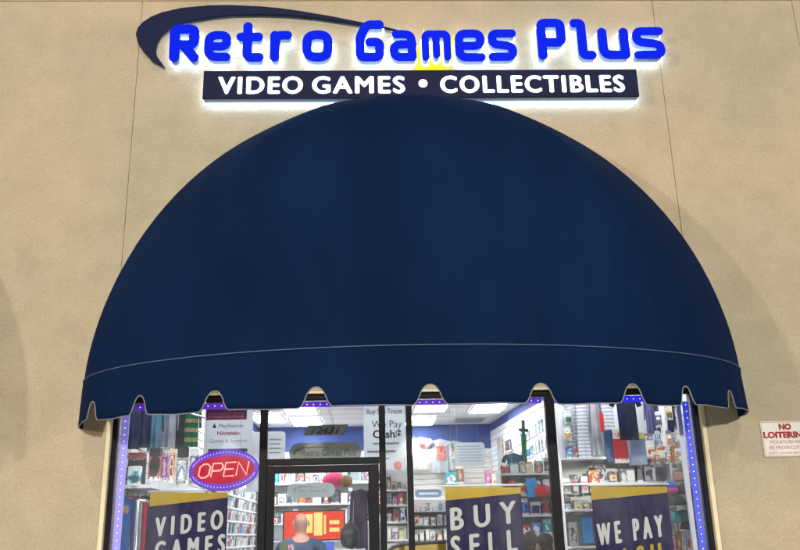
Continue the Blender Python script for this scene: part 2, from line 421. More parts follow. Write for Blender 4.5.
lightE = mat('ceiling_light_diffuser', (.9, .9, .9), .5, emit=CEIL_STRENGTH, ecol=(.93, .96, 1.0))
lframe = mat('light_frame', (.7, .7, .7), .5)
cl = empty('ceiling_light', (0, 0, CZ-.01))
MB().box(-.27, .27, -.56, .56, -.012, -.004).build('diffuser', lightE, cl)
MB().box(-.30, -.27, -.60, .60, -.02, 0).box(.27, .30, -.60, .60, -.02, 0).box(-.27, .27, -.60, -.56, -.02, 0).box(-.27, .27, .56, .60, -.02, 0).build('frame', lframe, cl)
spots = []
for (px, py) in [(300, 408.5), (306.5, 421), (431, 406), (420, 420), (488, 407), (413.5, 428.5), (490, 392)]:
    d = ray(px, py); tt = (CZ-CAM.z)/d.z; p = CAM+d*tt; spots.append((p.x, p.y))
spots += [(-1.45, .98), (.3, .98), (2.1, .98), (-1.4, 4.4), (-1.9, 8.5)]
where = ['second row back, left of the room', 'third row back, left of the room', 'above the white paper sign, nearest the door', 'behind the one above the t-shirts', 'right of the middle, above the white paper sign', 'farthest back of the room, near the blue band', 'second nearest the glass, right of middle',
         'nearest the glass on the left', 'nearest the glass in the middle', 'nearest the glass on the right', 'above the hanging clothes', 'above the left shelves']
for i, (a, b_) in enumerate(spots):
    o = cl if i == 0 else copy_tree(cl)
    o.location = (a, b_, CZ-.01)
    tag(o, 'glowing white ceiling light panel '+where[i], 'ceiling light', 'ceiling light panels in the shop')
# ceiling vent
d = ray(469, 419.5); p = CAM+d*((CZ-CAM.z)/d.z)
v = empty('ceiling_vent', (p.x, p.y, CZ-.012)); tag(v, 'pale grey louvred vent in the shop ceiling tiles', 'vent')
MB().box(-.3, .3, -.3, .3, -.004, .003).build('frame', mat('vent_grey', (.5, .5, .52), .5), v)
mb = MB()
for k in range(9): mb.box(-.26, .26, -.25+k*.06, -.22+k*.06, -.016, -.005)
mb.build('louvre', mat('vent_dark', (.25, .25, .27), .5), v)

# ------------------------------------------------------------------ dome awning
XC, RR, PP, VZ, HH = .345, 2.665, 1.42, 2.80, 2.58
RIBS = [0, 19, 47, 76, 104, 133, 161, 180]      # ribs fan out from the crest on the wall
def dome_pt(t_, th, off=0.0):
    """t_ radians along the plan curve (0 = left end), th degrees down from the crest"""
    td = math.degrees(t_); i0 = 0
    for i in range(len(RIBS)-1):
        if RIBS[i]-1e-6 <= td <= RIBS[i+1]+1e-6: i0 = i
    a0, a1 = math.radians(RIBS[i0]), math.radians(RIBS[i0+1]); k = (t_-a0)/(a1-a0)
    R_, P_ = RR+off, PP+off
    ex, ey = -math.cos(t_)*R_, -math.sin(t_)*P_
    cx_ = -R_*(math.cos(a0)*(1-k)+math.cos(a1)*k); cy_ = -P_*(math.sin(a0)*(1-k)+math.sin(a1)*k)
    w = .62*(1-(th/90)**3)
    ex = ex*(1-w)+cx_*w; ey = ey*(1-w)+cy_*w
    s_, c_ = math.sin(math.radians(th)), max(0.0, math.cos(math.radians(th)))
    return Vector((ex*s_, ey*s_, VZ+(HH+off)*c_**1.08))
def canopy(XCc):
    root = empty('dome_awning', (XCc, 0, VZ))
    vs = []; fs = []; NA = 60
    TS = [math.radians(RIBS[q]+(RIBS[q+1]-RIBS[q])*k/16) for q in range(len(RIBS)-1) for k in range(16)]+[PI]; NT = len(TS)-1
    for i in range(NA+1):
        for j in range(NT+1):
            p = dome_pt(TS[j], 90*i/NA); vs.append((p.x, p.y-.002, p.z-VZ))
    for i in range(NA):
        for j in range(NT): fs.append((i*(NT+1)+j, i*(NT+1)+j+1, (i+1)*(NT+1)+j+1, (i+1)*(NT+1)+j))
    o = MB().add(vs, fs).build('canopy', CANVAS, root, smooth=True)
    sm = MB()
    for al in RIBS[1:-1]: sm.tube([dome_pt(math.radians(al), th, .0005)-Vector((0, .002, VZ)) for th in range(3, 91, 3)], .0011, 5)
    sm.build('seam', CANVAS, o, smooth=True)
    # valance
    notches = [math.radians(q) for q in (25.5, 42.3, 58.2, 74.4, 90.6, 106.6, 122.2, 134.8, 150.8)]
    wn = [.035, .045, .062, .066, .066, .066, .058, .042, .035]
    def spd(t_): return math.hypot(RR*math.sin(t_), PP*math.cos(t_))
    def hem(t_):
        z = -.388+.006*math.sin(t_*19)+.062*abs(math.cos(t_))**3
        z0_ = z
        for q, w in zip(notches, wn):
            dd = abs(t_-q)*spd(q)
            if dd < w*1.9:
                if dd < w: e = 1-.45*(dd/w)**2.4
                else: u_ = (dd-w)/(w*.9); e = .55*(1-u_)**2.4
                z = max(z, z0_+.135*e)
        return z
    vs = []; fs = []; NV = 1400; NR = 8
    for i in range(NR+1):
        for j in range(NV+1):
            t_ = PI*j/NV; hz = hem(t_); k = i/NR
            off = .006+.008*k+.010*k*math.sin(t_*21)+.006*k*math.sin(t_*47+1)
            if t_ < .35 or t_ > PI-.35: off += .010*k*math.sin(t_*38)
            vs.append((-math.cos(t_)*(RR+off), -(PP+off)*math.sin(t_)-.004, .012+(hz-.012)*k))
    for i in range(NR):
        for j in range(NV): a = i*(NV+1)+j; fs.append((a, a+1, a+NV+2, a+NV+1))
    vl = MB().add(vs, fs).build('valance', CANVAS, root, smooth=True)
    sd_ = vl.modifiers.new('solidify', 'SOLIDIFY'); sd_.thickness = .004
    path = [vs[NR*(NV+1)+j] for j in range(0, NV+1, 2)]
    MB().tube(path, .0042, 6).build('hem_binding', mat('hem_binding', (.20, .20, .23), .7), vl, smooth=True)
    path = [Vector(vs[j])+Vector((0, -.004*math.sin(PI*j/NV), -.002)) for j in range(0, NV+1, 8)]
    MB().tube(path, .0035, 6).build('seam_piping', mat('seam_piping', (.085, .12, .20), .6), vl, smooth=True)
    # frame inside
    fm = MB()
    for al in RIBS:
        fm.tube([dome_pt(math.radians(al), th, -.03)-Vector((0, 0, VZ)) for th in range(3, 91, 3)], .014, 6)
    for th in (45, 89):
        fm.tube([dome_pt(math.radians(al), th, -.03)-Vector((0, 0, VZ)) for al in range(0, 181, 5)], .011, 6)
    fm.build('frame', mat('awning_frame_tube', (.5, .5, .5), .4, metal=.8), root, smooth=True)
    return root
aw = canopy(XC)
tag(aw, 'large navy blue canvas dome awning over the shop window', 'awning', 'dome awnings along the wall')
aw2 = copy_tree(aw); aw2.location.x = XC-6.22
tag(aw2, 'navy dome awning of the next shop, beyond the left edge', 'awning', 'dome awnings along the wall')

fx = empty('awning_fill_light', (XC, 0, 3.02)); tag(fx, 'unseen light bar added under the dome awning to light lintel and banners', 'fill light')  # unseen fixture added to brighten the lintel and window banners
MB().box(-1.5, 1.5, -1.0, -.90, 0, .07).build('housing', mat('fixture_white', (.7, .7, .7), .4), fx, bevel=.005)
MB().box(-1.3, -1.26, -.90, -.001, .02, .05).build('bracket', mat('bracket_grey', (.4, .4, .4), .4, metal=.6), fx)
MB().box(1.26, 1.3, -.90, -.001, .02, .05).build('bracket', MC['bracket_grey'], fx)
al = bpy.data.lights.new('awning_fill', 'AREA'); al.shape = 'RECTANGLE'; al.size = 2.9; al.size_y = .08; al.energy = 52; al.color = (1, .96, .86)
ao = bpy.data.objects.new('awning_fill', al); COL.objects.link(ao); ao.parent = fx; ao.location = (0, -.95, -.006)
ao.rotation_euler = Vector((0, 1.1, -1)).to_track_quat('-Z', 'Y').to_euler()

# ------------------------------------------------------------------ sign letters
def fillet(pts, r, closed=False):
    P = [Vector((p[0], p[1])) for p in pts]; n = len(P); out = []
    for i, p in enumerate(P):
        if not closed and i in (0, n-1): out.append(p); continue
        a = P[(i-1) % n]; b_ = P[(i+1) % n]
        u_ = a-p; v_ = b_-p
        rr = min(r, u_.length*.5, v_.length*.5)
        u_.normalize(); v_.normalize()
        p0 = p+u_*rr; p1 = p+v_*rr
        for k in range(7):
            s_ = k/6; out.append(p0*(1-s_)**2+p*2*s_*(1-s_)+p1*s_**2)
    if closed: out.append(out[0])
    return out
GL = {
 'R': ([[(.04, 0), (0, 1), (.98, 1), (.95, .45), (.06, .45)], [(.45, .45), (1, 0)]], []),
 'e': ([[(1, 0), (0, 0), (0, 1), (1, 1), (1, .48), (.12, .48)]], []),
 't': ([[(.36, 1), (.36, 0), (1, 0)], [(0, .66), (.95, .66)]], []),
 'r': ([[(0, 0), (0, 1)], [(0, .5), (.15, 1), (1, 1)]], []),
 'o': ([], [[(0, 0), (0, 1), (1, 1), (1, 0)]]),
 'G': ([[(1, 1), (.35, 1), (0, .62), (0, 0), (1, 0), (1, .46), (.5, .46)]], []),
 'a': ([[(.14, 1), (.94, 1), (1, 0)], [(1, .55), (0, .55), (0, 0), (1, 0)]], []),
 'm': ([[(0, 0), (0, 1), (.5, 1), (.5, .1)], [(.45, 1), (1, 1), (1, 0)]], []),
 's': ([[(1, 1), (0, 1), (0, .55), (1, .45), (1, 0), (0, 0)]], []),
 'P': ([[(0, 0), (0, 1), (1, 1), (1, .40), (0, .40)]], []),
 'l': ([[(0, 1), (.42, 1), (.42, 0), (1, 0)]], []),
 'u': ([[(0, 1), (0, 0), (1, 0)], [(1, 1), (1, 0)]], []),
}
def contours(paths, rad):
    A = np.array([p[:] for q in paths for p in q])
    lo = A.min(0)-rad-.02; hi = A.max(0)+rad+.02; st = .005
    nx, ny = int((hi[0]-lo[0])/st)+2, int((hi[1]-lo[1])/st)+2
    X, Y = np.meshgrid(lo[0]+np.arange(nx)*st, lo[1]+np.arange(ny)*st, indexing='ij')
    D = np.full(X.shape, 9.0)
    for q in paths:
        for a, b_ in zip(q[:-1], q[1:]):
            dx, dy = b_[0]-a[0], b_[1]-a[1]; l2 = dx*dx+dy*dy
            t_ = np.clip(((X-a[0])*dx+(Y-a[1])*dy)/max(l2, 1e-12), 0, 1)
            D = np.minimum(D, np.hypot(X-a[0]-t_*dx, Y-a[1]-t_*dy))
    D = D-rad
    seg = {}
    def ep(i, j, i2, j2):
        a, b_ = D[i, j], D[i2, j2]; k = a/(a-b_)
        return ((i, j, i2, j2), (lo[0]+(i+(i2-i)*k)*st, lo[1]+(j+(j2-j)*k)*st))
    ptsd = {}; adj = {}
    for i in range(nx-1):
        for j in range(ny-1):
            c = [D[i, j] < 0, D[i+1, j] < 0, D[i+1, j+1] < 0, D[i, j+1] < 0]
            if all(c) or not any(c): continue
            ed = [((i, j), (i+1, j)), ((i+1, j), (i+1, j+1)), ((i, j+1), (i+1, j+1)), ((i, j), (i, j+1))]
            cc = [(c[0], c[1]), (c[1], c[2]), (c[3], c[2]), (c[0], c[3])]
            ks = []
            for e, q in zip(ed, cc):
                if q[0] != q[1]:
                    k, p = ep(*e[0], *e[1]); ptsd[k] = p; ks.append(k)
            for a, b_ in ([(ks[0], ks[1])] if len(ks) == 2 else [(ks[0], ks[3]), (ks[1], ks[2])]):
                adj.setdefault(a, []).append(b_); adj.setdefault(b_, []).append(a)
    loops = []; seen = set()
    for k in adj:
        if k in seen: continue
        lp = [k]; seen.add(k); cur = k
        while True:
            nxt = [q for q in adj[cur] if q not in seen]
            if not nxt: break
            cur = nxt[0]; seen.add(cur); lp.append(cur)
        pl = [ptsd[q] for q in lp]
        loops.append(pl[::2] if len(pl) > 30 else pl)
    return loops
def slab(loops, name, m, parent, y0, y1, bevel=0):
    """fill the outlines (x,z) and extrude from y0 (front) to y1"""
    cu = bpy.data.curves.new('c', 'CURVE'); cu.dimensions = '2D'; cu.fill_mode = 'BOTH'
    cu.extrude = (y1-y0)/2-bevel; cu.bevel_depth = bevel; cu.bevel_resolution = 2
    for lp in loops:
        sp = cu.splines.new('POLY'); sp.points.add(len(lp)-1); sp.use_cyclic_u = True
        for q, p in zip(sp.points, lp): q.co = (p[0], p[1], 0, 1)
    return mesh_from_curve(cu, name, m, parent, Matrix.Translation((0, (y0+y1)/2, 0)) @ FACE)

sign = empty('shop_sign', (.5, 0, 5.4)); sign.location = (0, 0, 0)
tag(sign, 'shop sign of blue halo lit letters above the awning', 'sign')
BLUE = mat('letter_face_blue', (.0, .003, .11), .6, emit=1.0, ecol=(.0, .012, .74), spec=.05)
RET = mat('letter_return', (.30, .33, .38), .5)
HALO = mat('letter_halo_white', (.9, .9, .9), .4, emit=7.0, ecol=(.46, .70, 1.0))
SY = -.15
LET = [('R', 168.5, 197.5, 25, 60.5), ('e', 203, 230.5, 30.5, 60.5), ('t', 236, 262.5, 22.5, 60.5), ('r', 270, 291, 31, 60.5), ('o', 302.5, 332, 30.5, 60.5),
       ('G', 356, 384, 20.5, 60.5), ('a', 390, 417, 30, 60.5), ('m', 422, 451.8, 30, 60.5), ('e', 456.5, 485, 30, 60), ('s', 489.5, 517.5, 29.5, 60),
       ('P', 539.5, 567, 19, 57.5), ('l', 573.5, 597, 19, 57.5), ('u', 600.5, 630.5, 28, 57), ('s', 635, 666.5, 27, 57)]
zb = sum(U((a+b_)/2, d_, SY).z for _, a, b_, c_, d_ in LET)/len(LET)
RAD = .0385
for ch, a, b_, c_, d_ in LET:
    P0 = U(a, d_, SY); P1 = U(b_, c_, SY); Pb = U(b_, d_, SY)
    x0, x1 = P0.x+RAD, Pb.x-RAD; z0 = (P0.z+Pb.z)/2*.5+zb*.5+RAD; z1 = U((a+b_)/2, c_, SY).z-RAD
    op, clo = GL[ch]
    paths = []
    mp = lambda q: [(x0+(x1-x0)*u_, z0+(z1-z0)*v_) for u_, v_ in q]
    rd_ = .075 if ch in 'eoasu' else .045
    for q in op: paths.append(fillet(mp(q), rd_))
    for q in clo: paths.append(fillet(mp(q), .085, True))
    RAD = {'m': .031, 'a': .036, 'e': .036, 's': .036, 'R': .042}.get(ch, .0385)
    face = slab(contours(paths, RAD), 'letter', BLUE, sign, SY, SY+.02, .004)
    lp = contours(paths, RAD-.004)
    slab(lp, 'letter_return', RET, face, SY+.021, -.055)
    slab(contours(paths, RAD+.009), 'letter_halo', HALO, face, -.054, -.035)
# swoosh
NAVY = mat('sign_navy', (.010, .014, .045), .6, noise=.1, spec=.08)
sw_px = [(163.8, 66.5), (153, 60.5), (143, 49.5), (137.5, 41), (136, 34), (138, 27.5), (143, 22), (151, 16.8), (162, 12.3), (181, 8), (207.5, 5.4), (232, 5), (260, 6.4), (280, 8.2), (300, 11), (330, 16), (360, 22), (385, 26.8), (398, 30),
         (385, 28.2), (360, 24), (345, 21.4), (315, 17), (290, 14.6), (260, 13.6), (232, 14), (211, 16.2), (195, 19), (180, 23), (170, 27), (161, 34), (156, 42), (154.8, 50), (156.5, 56), (160, 61)]
YS = -.06
lp = [(U(a, b_, YS).x, U(a, b_, YS).z) for a, b_ in sw_px]
def smooth_loop(lp, n=6):
    out = []; N_ = len(lp)
    for i in range(N_):
        p0, p1, p2, p3 = (Vector(lp[(i+k) % N_]) for k in (-1, 0, 1, 2))
        for k in range(n):
            t_ = k/n
            out.append(tuple(.5*((2*p1)+(-p0+p2)*t_+(2*p0-5*p1+4*p2-p3)*t_**2+(-p0+3*p1-3*p2+p3)*t_**3)))
    return out
slab([lp], 'swoosh', NAVY, sign, YS, YS+.03, .003)
slab([[(U(a, b_, -.03).x, U(a, b_, -.03).z) for a, b_ in sw_px]], 'swoosh_edge', RET, sign, YS+.031, YS+.045)
cp = [(414, 72.5), (415.5, 52), (420, 42), (423.5, 28), (426, 42), (434, 50), (437, 44), (444, 50), (454.5, 34), (455.5, 46), (453, 60), (448, 72.5)]
YC = -.045
slab([[(U(a, b_, YC).x, U(a, b_, YC).z) for a, b_ in cp]], 'crown', mat('crown_yellow', (.75, .64, .0), .5, emit=.10, ecol=(1, .9, 0)), sign, YC, YC+.02, .002)
# tagline box
BX0, BX1 = U(203, 85, SY).x, U(638, 83, SY).x; BZ0, BZ1 = U(420, 97.3, SY).z, U(420, 70, SY).z
tb = MB().box(BX0, BX1, SY, SY+.02, BZ0, BZ1).build('tagline_panel', NAVY, sign, bevel=.003)
MB().box(BX0+.004, BX1-.004, SY+.021, -.055, BZ0+.004, BZ1-.004).build('panel_return', RET, tb)
MB().box(BX0-.009, BX1+.009, -.054, -.035, BZ0-.009, BZ1+.009).build('panel_halo', HALO, tb)
WE = mat('tagline_white', (.95, .95, .95), .4, emit=1.5, ecol=(1, 1, 1))
hz = BZ1-BZ0
l0, l1 = U(219, 85, SY).x, U(623, 83, SY).x
bz = BZ0+hz*.17; lh = hz*.66
for body, a, b_ in (('VIDEO', 219, 302), ('GAMES', 313, 404), ('•', 418, 428), ('COLLECTIBLES', 441, 623.5)):
    xa, xb = U(a, 84, SY).x, U(b_, 84, SY).x
    if body == '•':
        c_ = ((xa+xb)/2, BZ0+hz*.5); slab([[(c_[0]+.04*math.cos(k*PI/10), c_[1]+.04*math.sin(k*PI/10)) for k in range(20)]], 'bullet', WE, tb, SY-.006, SY-.0005)
    else: text('tagline_lettering', body, WE, tb, (xa+xb)/2, bz, SY-.001, w=xb-xa, h=lh*.94, bold=0, depth=.006, space=1.18, smear=.0085)

# ------------------------------------------------------------------ lot lamp raking the wall from left; unseen second added to light banners
for (lx, ly, hp, pw, lab, colr) in ((-31, -27, 8.4, LOT_POWER[0], 'tall parking lot lamp far to the left of the camera', (1, .88, .70)), (3, -48, 7.2, LOT_POWER[1], 'tall unseen lamp added far behind the camera to light the banners', (1, .94, .84))):
    lp_ = empty('parking_lot_lamp', (lx, ly, -.12)); tag(lp_, lab, 'street lamp', 'parking lot lamps')
    MB().tube([(0, 0, 0), (0, 0, hp)], [.12, .08], 12).build('pole', mat('lamp_pole', (.08, .07, .06), .5, metal=.5), lp_, smooth=True)
    MB().box(-.18, .18, -.05, .55, hp, hp+.12).build('lamp_head', mat('lamp_head', (.1, .1, .1), .5), lp_, bevel=.02)
    ld = bpy.data.lights.new('lot_light', 'SPOT'); ld.energy = pw; ld.spot_size = math.radians(60); ld.spot_blend = .4; ld.shadow_soft_size = .7; ld.color = colr
    lo = bpy.data.objects.new('lot_light', ld); COL.objects.link(lo); lo.parent = lp_; lo.location = (0, .9, hp-.2)
    lo.rotation_euler = (Vector((0, 0, 3.6))-Vector((lx, ly+.9, hp-.3))).to_track_quat('-Z', 'Y').to_euler()
#PART2

# ================================================================== things inside the shop
ORD = ['first', 'second', 'third', 'fourth', 'fifth', 'sixth', 'seventh', 'eighth', 'ninth', 'tenth', 'eleventh', 'twelfth', 'thirteenth', 'fourteenth', 'fifteenth', 'sixteenth', 'seventeenth', 'eighteenth', 'nineteenth', 'twentieth', 'twenty-first', 'twenty-second', 'twenty-third', 'twenty-fourth', 'twenty-fifth', 'twenty-sixth', 'twenty-seventh', 'twenty-eighth'] + ['next']*60
W_ = (.80, .80, .80); K_ = (.03, .03, .035)
INK = {
 'red and white': [(.62, .03, .03), W_, W_, (.75, .10, .06), (.7, .7, .72), (.10, .10, .12), (.35, .02, .02)],
 'blue and white': [(.03, .12, .55), W_, (.10, .35, .70), W_, (.02, .04, .20), (.5, .55, .6)],
 'white and grey': [W_, (.45, .46, .48), (.70, .70, .72), (.18, .18, .20), W_],
 'black and grey': [K_, (.12, .12, .14), (.35, .35, .38), K_, (.55, .10, .08)],
 'green and yellow': [(.05, .35, .12), (.75, .62, .08), W_, (.03, .12, .05), W_, (.4, .42, .4)],
 'orange and cream': [(.75, .28, .05), (.80, .70, .50), (.55, .12, .03), (.85, .80, .65)],
 'teal and grey': [(.03, .28, .32), (.40, .45, .48), (.08, .45, .48), W_, W_, (.05, .08, .12), (.25, .27, .3)],
 'pink and purple': [(.70, .18, .35), (.28, .08, .38), (.80, .50, .60), W_],
 'brown and tan': [(.25, .13, .06), (.55, .40, .25), (.12, .07, .04), (.70, .60, .45)],
}
PK = {k: pack_mat('printed_'+k.replace(' ', '_'), v) for k, v in INK.items()}
KEYS = list(INK)
MIX = KEYS+['white and grey']*6+['black and grey']*2+['teal and grey']*2
clearp = mat('clear_blister', (.75, .78, .82), .15, spec=.6)
wood = mat('shelf_white', (.76, .76, .77), .45, noise=.03)
dark = mat('shelf_dark', (.05, .05, .055), .5, noise=.1)
metal = mat('chrome', (.6, .6, .62), .25, metal=.9)

BOXMESH = {}
def pack(name, x, z, Y, w, h, d, ink, label, cat='toy box', group=None, yaw=0.0, style='box', tilt=0.0):
    """packaged goods whose front faces the window; x,z bottom centre"""
    if style == 'box':
        mb = MB().box(-w/2, w/2, 0, d, 0, h)
        o = mb.build(name, ink if not isinstance(ink, str) else PK[ink], None, bevel=min(.004, w*.04))
    else:   # blister card
        r = w*.12
        pts = [(-w/2, 0), (w/2, 0), (w/2, h-r), (w/2-r, h), (-w/2+r, h), (-w/2, h-r)]
        o = MB().prism(pts, d-.004, d).build(name, PK[ink], None)
        MB().box(-w*.34, w*.34, 0, d-.005, h*.08, h*.62).build('blister', PK[KEYS[(KEYS.index(ink)+3) % 9]], o, bevel=.012)
    o.location = (x, Y, z); o.rotation_euler = (0, tilt, yaw)
    tag(o, label, cat, group)
    return o
def put(name, px0, px1, py0, py1, Y, d, ink, label, cat='toy box', style='box', yaw=0, group=None):
    a = U(px0, py1, Y); b_ = U(px1, py1, Y); c_ = U((px0+px1)/2, py0, Y)
    return pack(name, (a.x+b_.x)/2, (a.z+b_.z)/2, Y, b_.x-a.x, c_.z-(a.z+b_.z)/2, d, ink, label, cat, group, yaw, style)

def rack(name, x0, x1, Y, depth, zs, label, back=True, boards=wood, ztop=None, upm=None):
    r = empty(name, ((x0+x1)/2, Y, 0)); w = (x1-x0)/2
    tag(r, label, 'shelf rack')
    zt = ztop or zs[-1]+.35
    MB().box(-w-.02, -w, 0, depth, 0, zt).box(w, w+.02, 0, depth, 0, zt).build('upright', upm or wood, r, bevel=.003)
    for z in zs: MB().box(-w+.001, w-.001, 0, depth-.02, z-.022, z).build('shelf', boards, r, bevel=.002)
    if back: MB().box(-w+.001, w-.001, depth-.018, depth, 0, zt-.01).build('back_panel', wood, r)
    return r
def fill(where, x0, x1, Y, zs, hmax, inks, seed, group, style=None, wr=(.07, .16), dd=.06, jit=.03, gaps=()):
    rnd = random.Random(seed)
    for i, z in enumerate(zs):
        x = x0+.01; n = 0
        while x < x1-.05:
            w = rnd.uniform(*wr); h = rnd.uniform(.55, .98)*hmax[i] if hasattr(hmax, '__len__') else rnd.uniform(.55, .98)*hmax
            if x+w > x1: break
            xm = x+w/2
            if not any(g0 < xm < g1 and gz0 <= z <= gz1 for g0, g1, gz0, gz1 in gaps):
                ink = rnd.choice(inks); st = style or rnd.choice(['box', 'box', 'card'])
                nm = 'boxed_toy' if st == 'box' else 'carded_toy'
                pack(nm, xm, z, Y+rnd.uniform(0, jit), w, h, dd, ink, '%s %s, %s from left on %s' % (ink, 'box' if st == 'box' else 'carded toy', ORD[n], where[i]), 'toy box' if st == 'box' else 'carded toy', group, rnd.uniform(-.12, .12), st)
                n += 1
            x += w+rnd.uniform(.004, .03)

# ---- clothing
def cloth_mat(name, c1, c2=None, stripes=0, pic=None):
    if name in MC: return MC[name]
    if pic: m = pack_mat(name, [c1, c1, c1, c2, pic, c1], (7, 7, 7), .85); return m
    m = mat(name, c1, .85, noise=.25, scale=6, bump=.5, bscale=22, spec=.1)
    if stripes:
        N = m.node_tree.nodes; L = m.node_tree.links; b = N['Principled BSDF']
        tc = N.new('ShaderNodeTexCoord'); w = N.new('ShaderNodeTexWave'); w.inputs['Scale'].default_value = stripes; w.bands_direction = 'Z'; w.inputs['Distortion'].default_value = 1.0
        cr = N.new('ShaderNodeValToRGB'); cr.color_ramp.interpolation = 'CONSTANT'; cr.color_ramp.elements[0].color = tuple(c1)+(1,); cr.color_ramp.elements[1].position = .62; cr.color_ramp.elements[1].color = tuple(c2)+(1,)
        L.new(tc.outputs['Object'], w.inputs['Vector']); L.new(w.outputs['Fac'], cr.inputs[0]); L.new(cr.outputs[0], b.inputs['Base Color'])
    return m
hookm = mat('hanger_grey', (.25, .25, .27), .4)
def garment(name, loc, w, h, m, label, yaw=0.0, cat='shirt', group='clothes hanging in the shop', long=False, prt=None, seed=0, thick=.05):
    """T-shirt on a hanger; loc = top of the hanger hook"""
    rnd = random.Random(seed)
    r = empty(name, loc, (0, 0, yaw)); tag(r, label, cat, group)
    s = w/2
    slv = .62 if long else .30
    half = [(0, -.115*w), (.14*w, -.075*w), (.28*w, -.11*w), (.50*w, -.20*w), (.60*w, -slv*h if long else -.46*w), (.46*w, -(slv+.03)*h if long else -.50*w), (.36*w, -.36*w), (.35*w, -.7*h), (.37*w, -h)]
    # densify and drape
    NX, NZ = 18, 22
    def widths(v):   # half width of body at height fraction
        z = -v*h
        pts = [(-.075*w, .14*w), (-.11*w, .28*w), (-.22*w, .46*w), (-.34*w, .37*w), (-h, .37*w)]
        if z > pts[0][0]: return .13*w
        for (za, wa), (zb_, wb) in zip(pts[:-1], pts[1:]):
            if zb_ <= z <= za: return wa+(wb-wa)*(za-z)/(za-zb_)
        return .37*w
    vs = []; fs = []
    ph = rnd.uniform(0, 6)
    for side in (-1, 1):
        for i in range(NZ+1):
            v = .075*w/h+(1-.075*w/h)*i/NZ; hw = widths(v)
            for j in range(NX+1):
                u_ = -1+2*j/NX
                th = thick*.5*math.sqrt(max(0, 1-u_*u_))*(.5+.5*min(1, v*3))+.002
                fold = .012*v*math.sin(u_*7+ph+side)+.008*v*math.sin(u_*13+ph*2)
                vs.append((u_*hw, side*th+fold, -v*h))
    n = (NZ+1)*(NX+1)
    for sd_ in (0, n):
        for i in range(NZ):
            for j in range(NX): a = sd_+i*(NX+1)+j; fs.append((a, a+1, a+NX+2, a+NX+1))
    for i in range(NZ):
        a = i*(NX+1); b_ = a+NX; fs += [(a, a+NX+1, a+NX+1+n, a+n), (b_, b_+NX+1, b_+NX+1+n, b_+n)]
    MB().add(vs, fs).build('body', m, r, smooth=True)
    for sg in (-1, 1):
        MB().tube([(sg*.36*w, 0, -.17*w), (sg*.46*w, 0, -.26*w), (sg*(.56 if not long else .52)*w, .005, -(.46*w if not long else slv*h))], [.085*w, .09*w, .10*w if not long else .06*w], 10).build('sleeve', m, r, smooth=True)
    if prt is not None: MB().box(-.2*w, .2*w, -thick*.5-.022, -thick*.5-.016, -.62*h, -.25*h).build('print', prt, r)
    MB().tube([(0, 0, -.07*w), (0, 0, -.02), (.012, 0, 0), (.0, 0, .014), (-.014, 0, .0)], .003, 5).tube([(-.36*w, 0, -.14*w), (0, 0, -.06*w), (.36*w, 0, -.14*w)], .006, 5).build('hanger', hookm, r)
    return r
def hang_px(name, px0, px1, py0, py1, Y, m, label, yaw=0, **k):
    a = U(px0, py0, Y); b_ = U(px1, py0, Y); c_ = U((px0+px1)/2, py1, Y)
    h = a.z-c_.z
    return garment(name, ((a.x+b_.x)/2, Y, a.z), (b_.x-a.x)/max(.45, math.cos(yaw))/.95, h, m, label, yaw, **k)

CM = {
 'navy': cloth_mat('cloth_navy', (.022, .028, .065)), 'char': cloth_mat('cloth_charcoal', (.045, .047, .055)), 'teal': cloth_mat('cloth_teal', (.06, .14, .19)),
 'slate': cloth_mat('cloth_slate', (.12, .14, .20)), 'grey': cloth_mat('cloth_grey', (.33, .34, .38)), 'white': cloth_mat('cloth_white', (.40, .40, .43)),
 'blue': cloth_mat('cloth_blue', (.03, .16, .50)), 'crim': cloth_mat('cloth_crimson', (.50, .02, .09)), 'green': cloth_mat('cloth_green_print', (.03, .13, .07), (.30, .26, .12), stripes=3),
 'wstripe': cloth_mat('cloth_white_striped', (.72, .72, .74), (.38, .40, .50), stripes=9), 'indigo': cloth_mat('cloth_indigo', (.10, .09, .22)), 'plum': cloth_mat('cloth_plum', (.07, .05, .10)),
 'red': cloth_mat('cloth_red', (.6, .05, .05)), 'tan': cloth_mat('cloth_tan', (.45, .36, .25)),
}
# top row on the left wall
row = [(122, 142, 'navy', 'navy shirt hanging nearest the left window edge', .9), (137, 154, 'navy', 'second navy shirt of the hanging row, just left of the dark box', 1.0), (150, 163, 'teal', 'teal blue shirt hanging between navy and slate ones', 1.4),
       (160, 171, 'slate', 'slate blue shirt hanging right of the teal one', 1.8), (168, 178, 'grey', 'light grey shirt hanging in the row on the left wall', 2.2), (175, 187, 'char', 'charcoal long shirt hanging in the row on the left wall', 2.3), (186, 200, 'green', 'green and tan striped shirt hanging beside the crimson topped poster', 2.5)]
for i, (a, b_, c_, lab, Y) in enumerate(row):
    hang_px('shirt', a, b_, 399-i*.3, 449+random.uniform(-3, 5), Y, CM[c_], lab, yaw=.7, seed=i, long=(i % 2 == 0))
rl = MB().tube([(U(121, 398, .8).x, .8, U(121, 398, .8).z+.02), (U(205, 398, 2.6).x, 2.6, U(121, 398, .8).z+.06)], .012, 8).build('clothes_rail', metal, None, smooth=True)
tag(rl, 'chrome clothes rail along the top of the left window', 'rail')
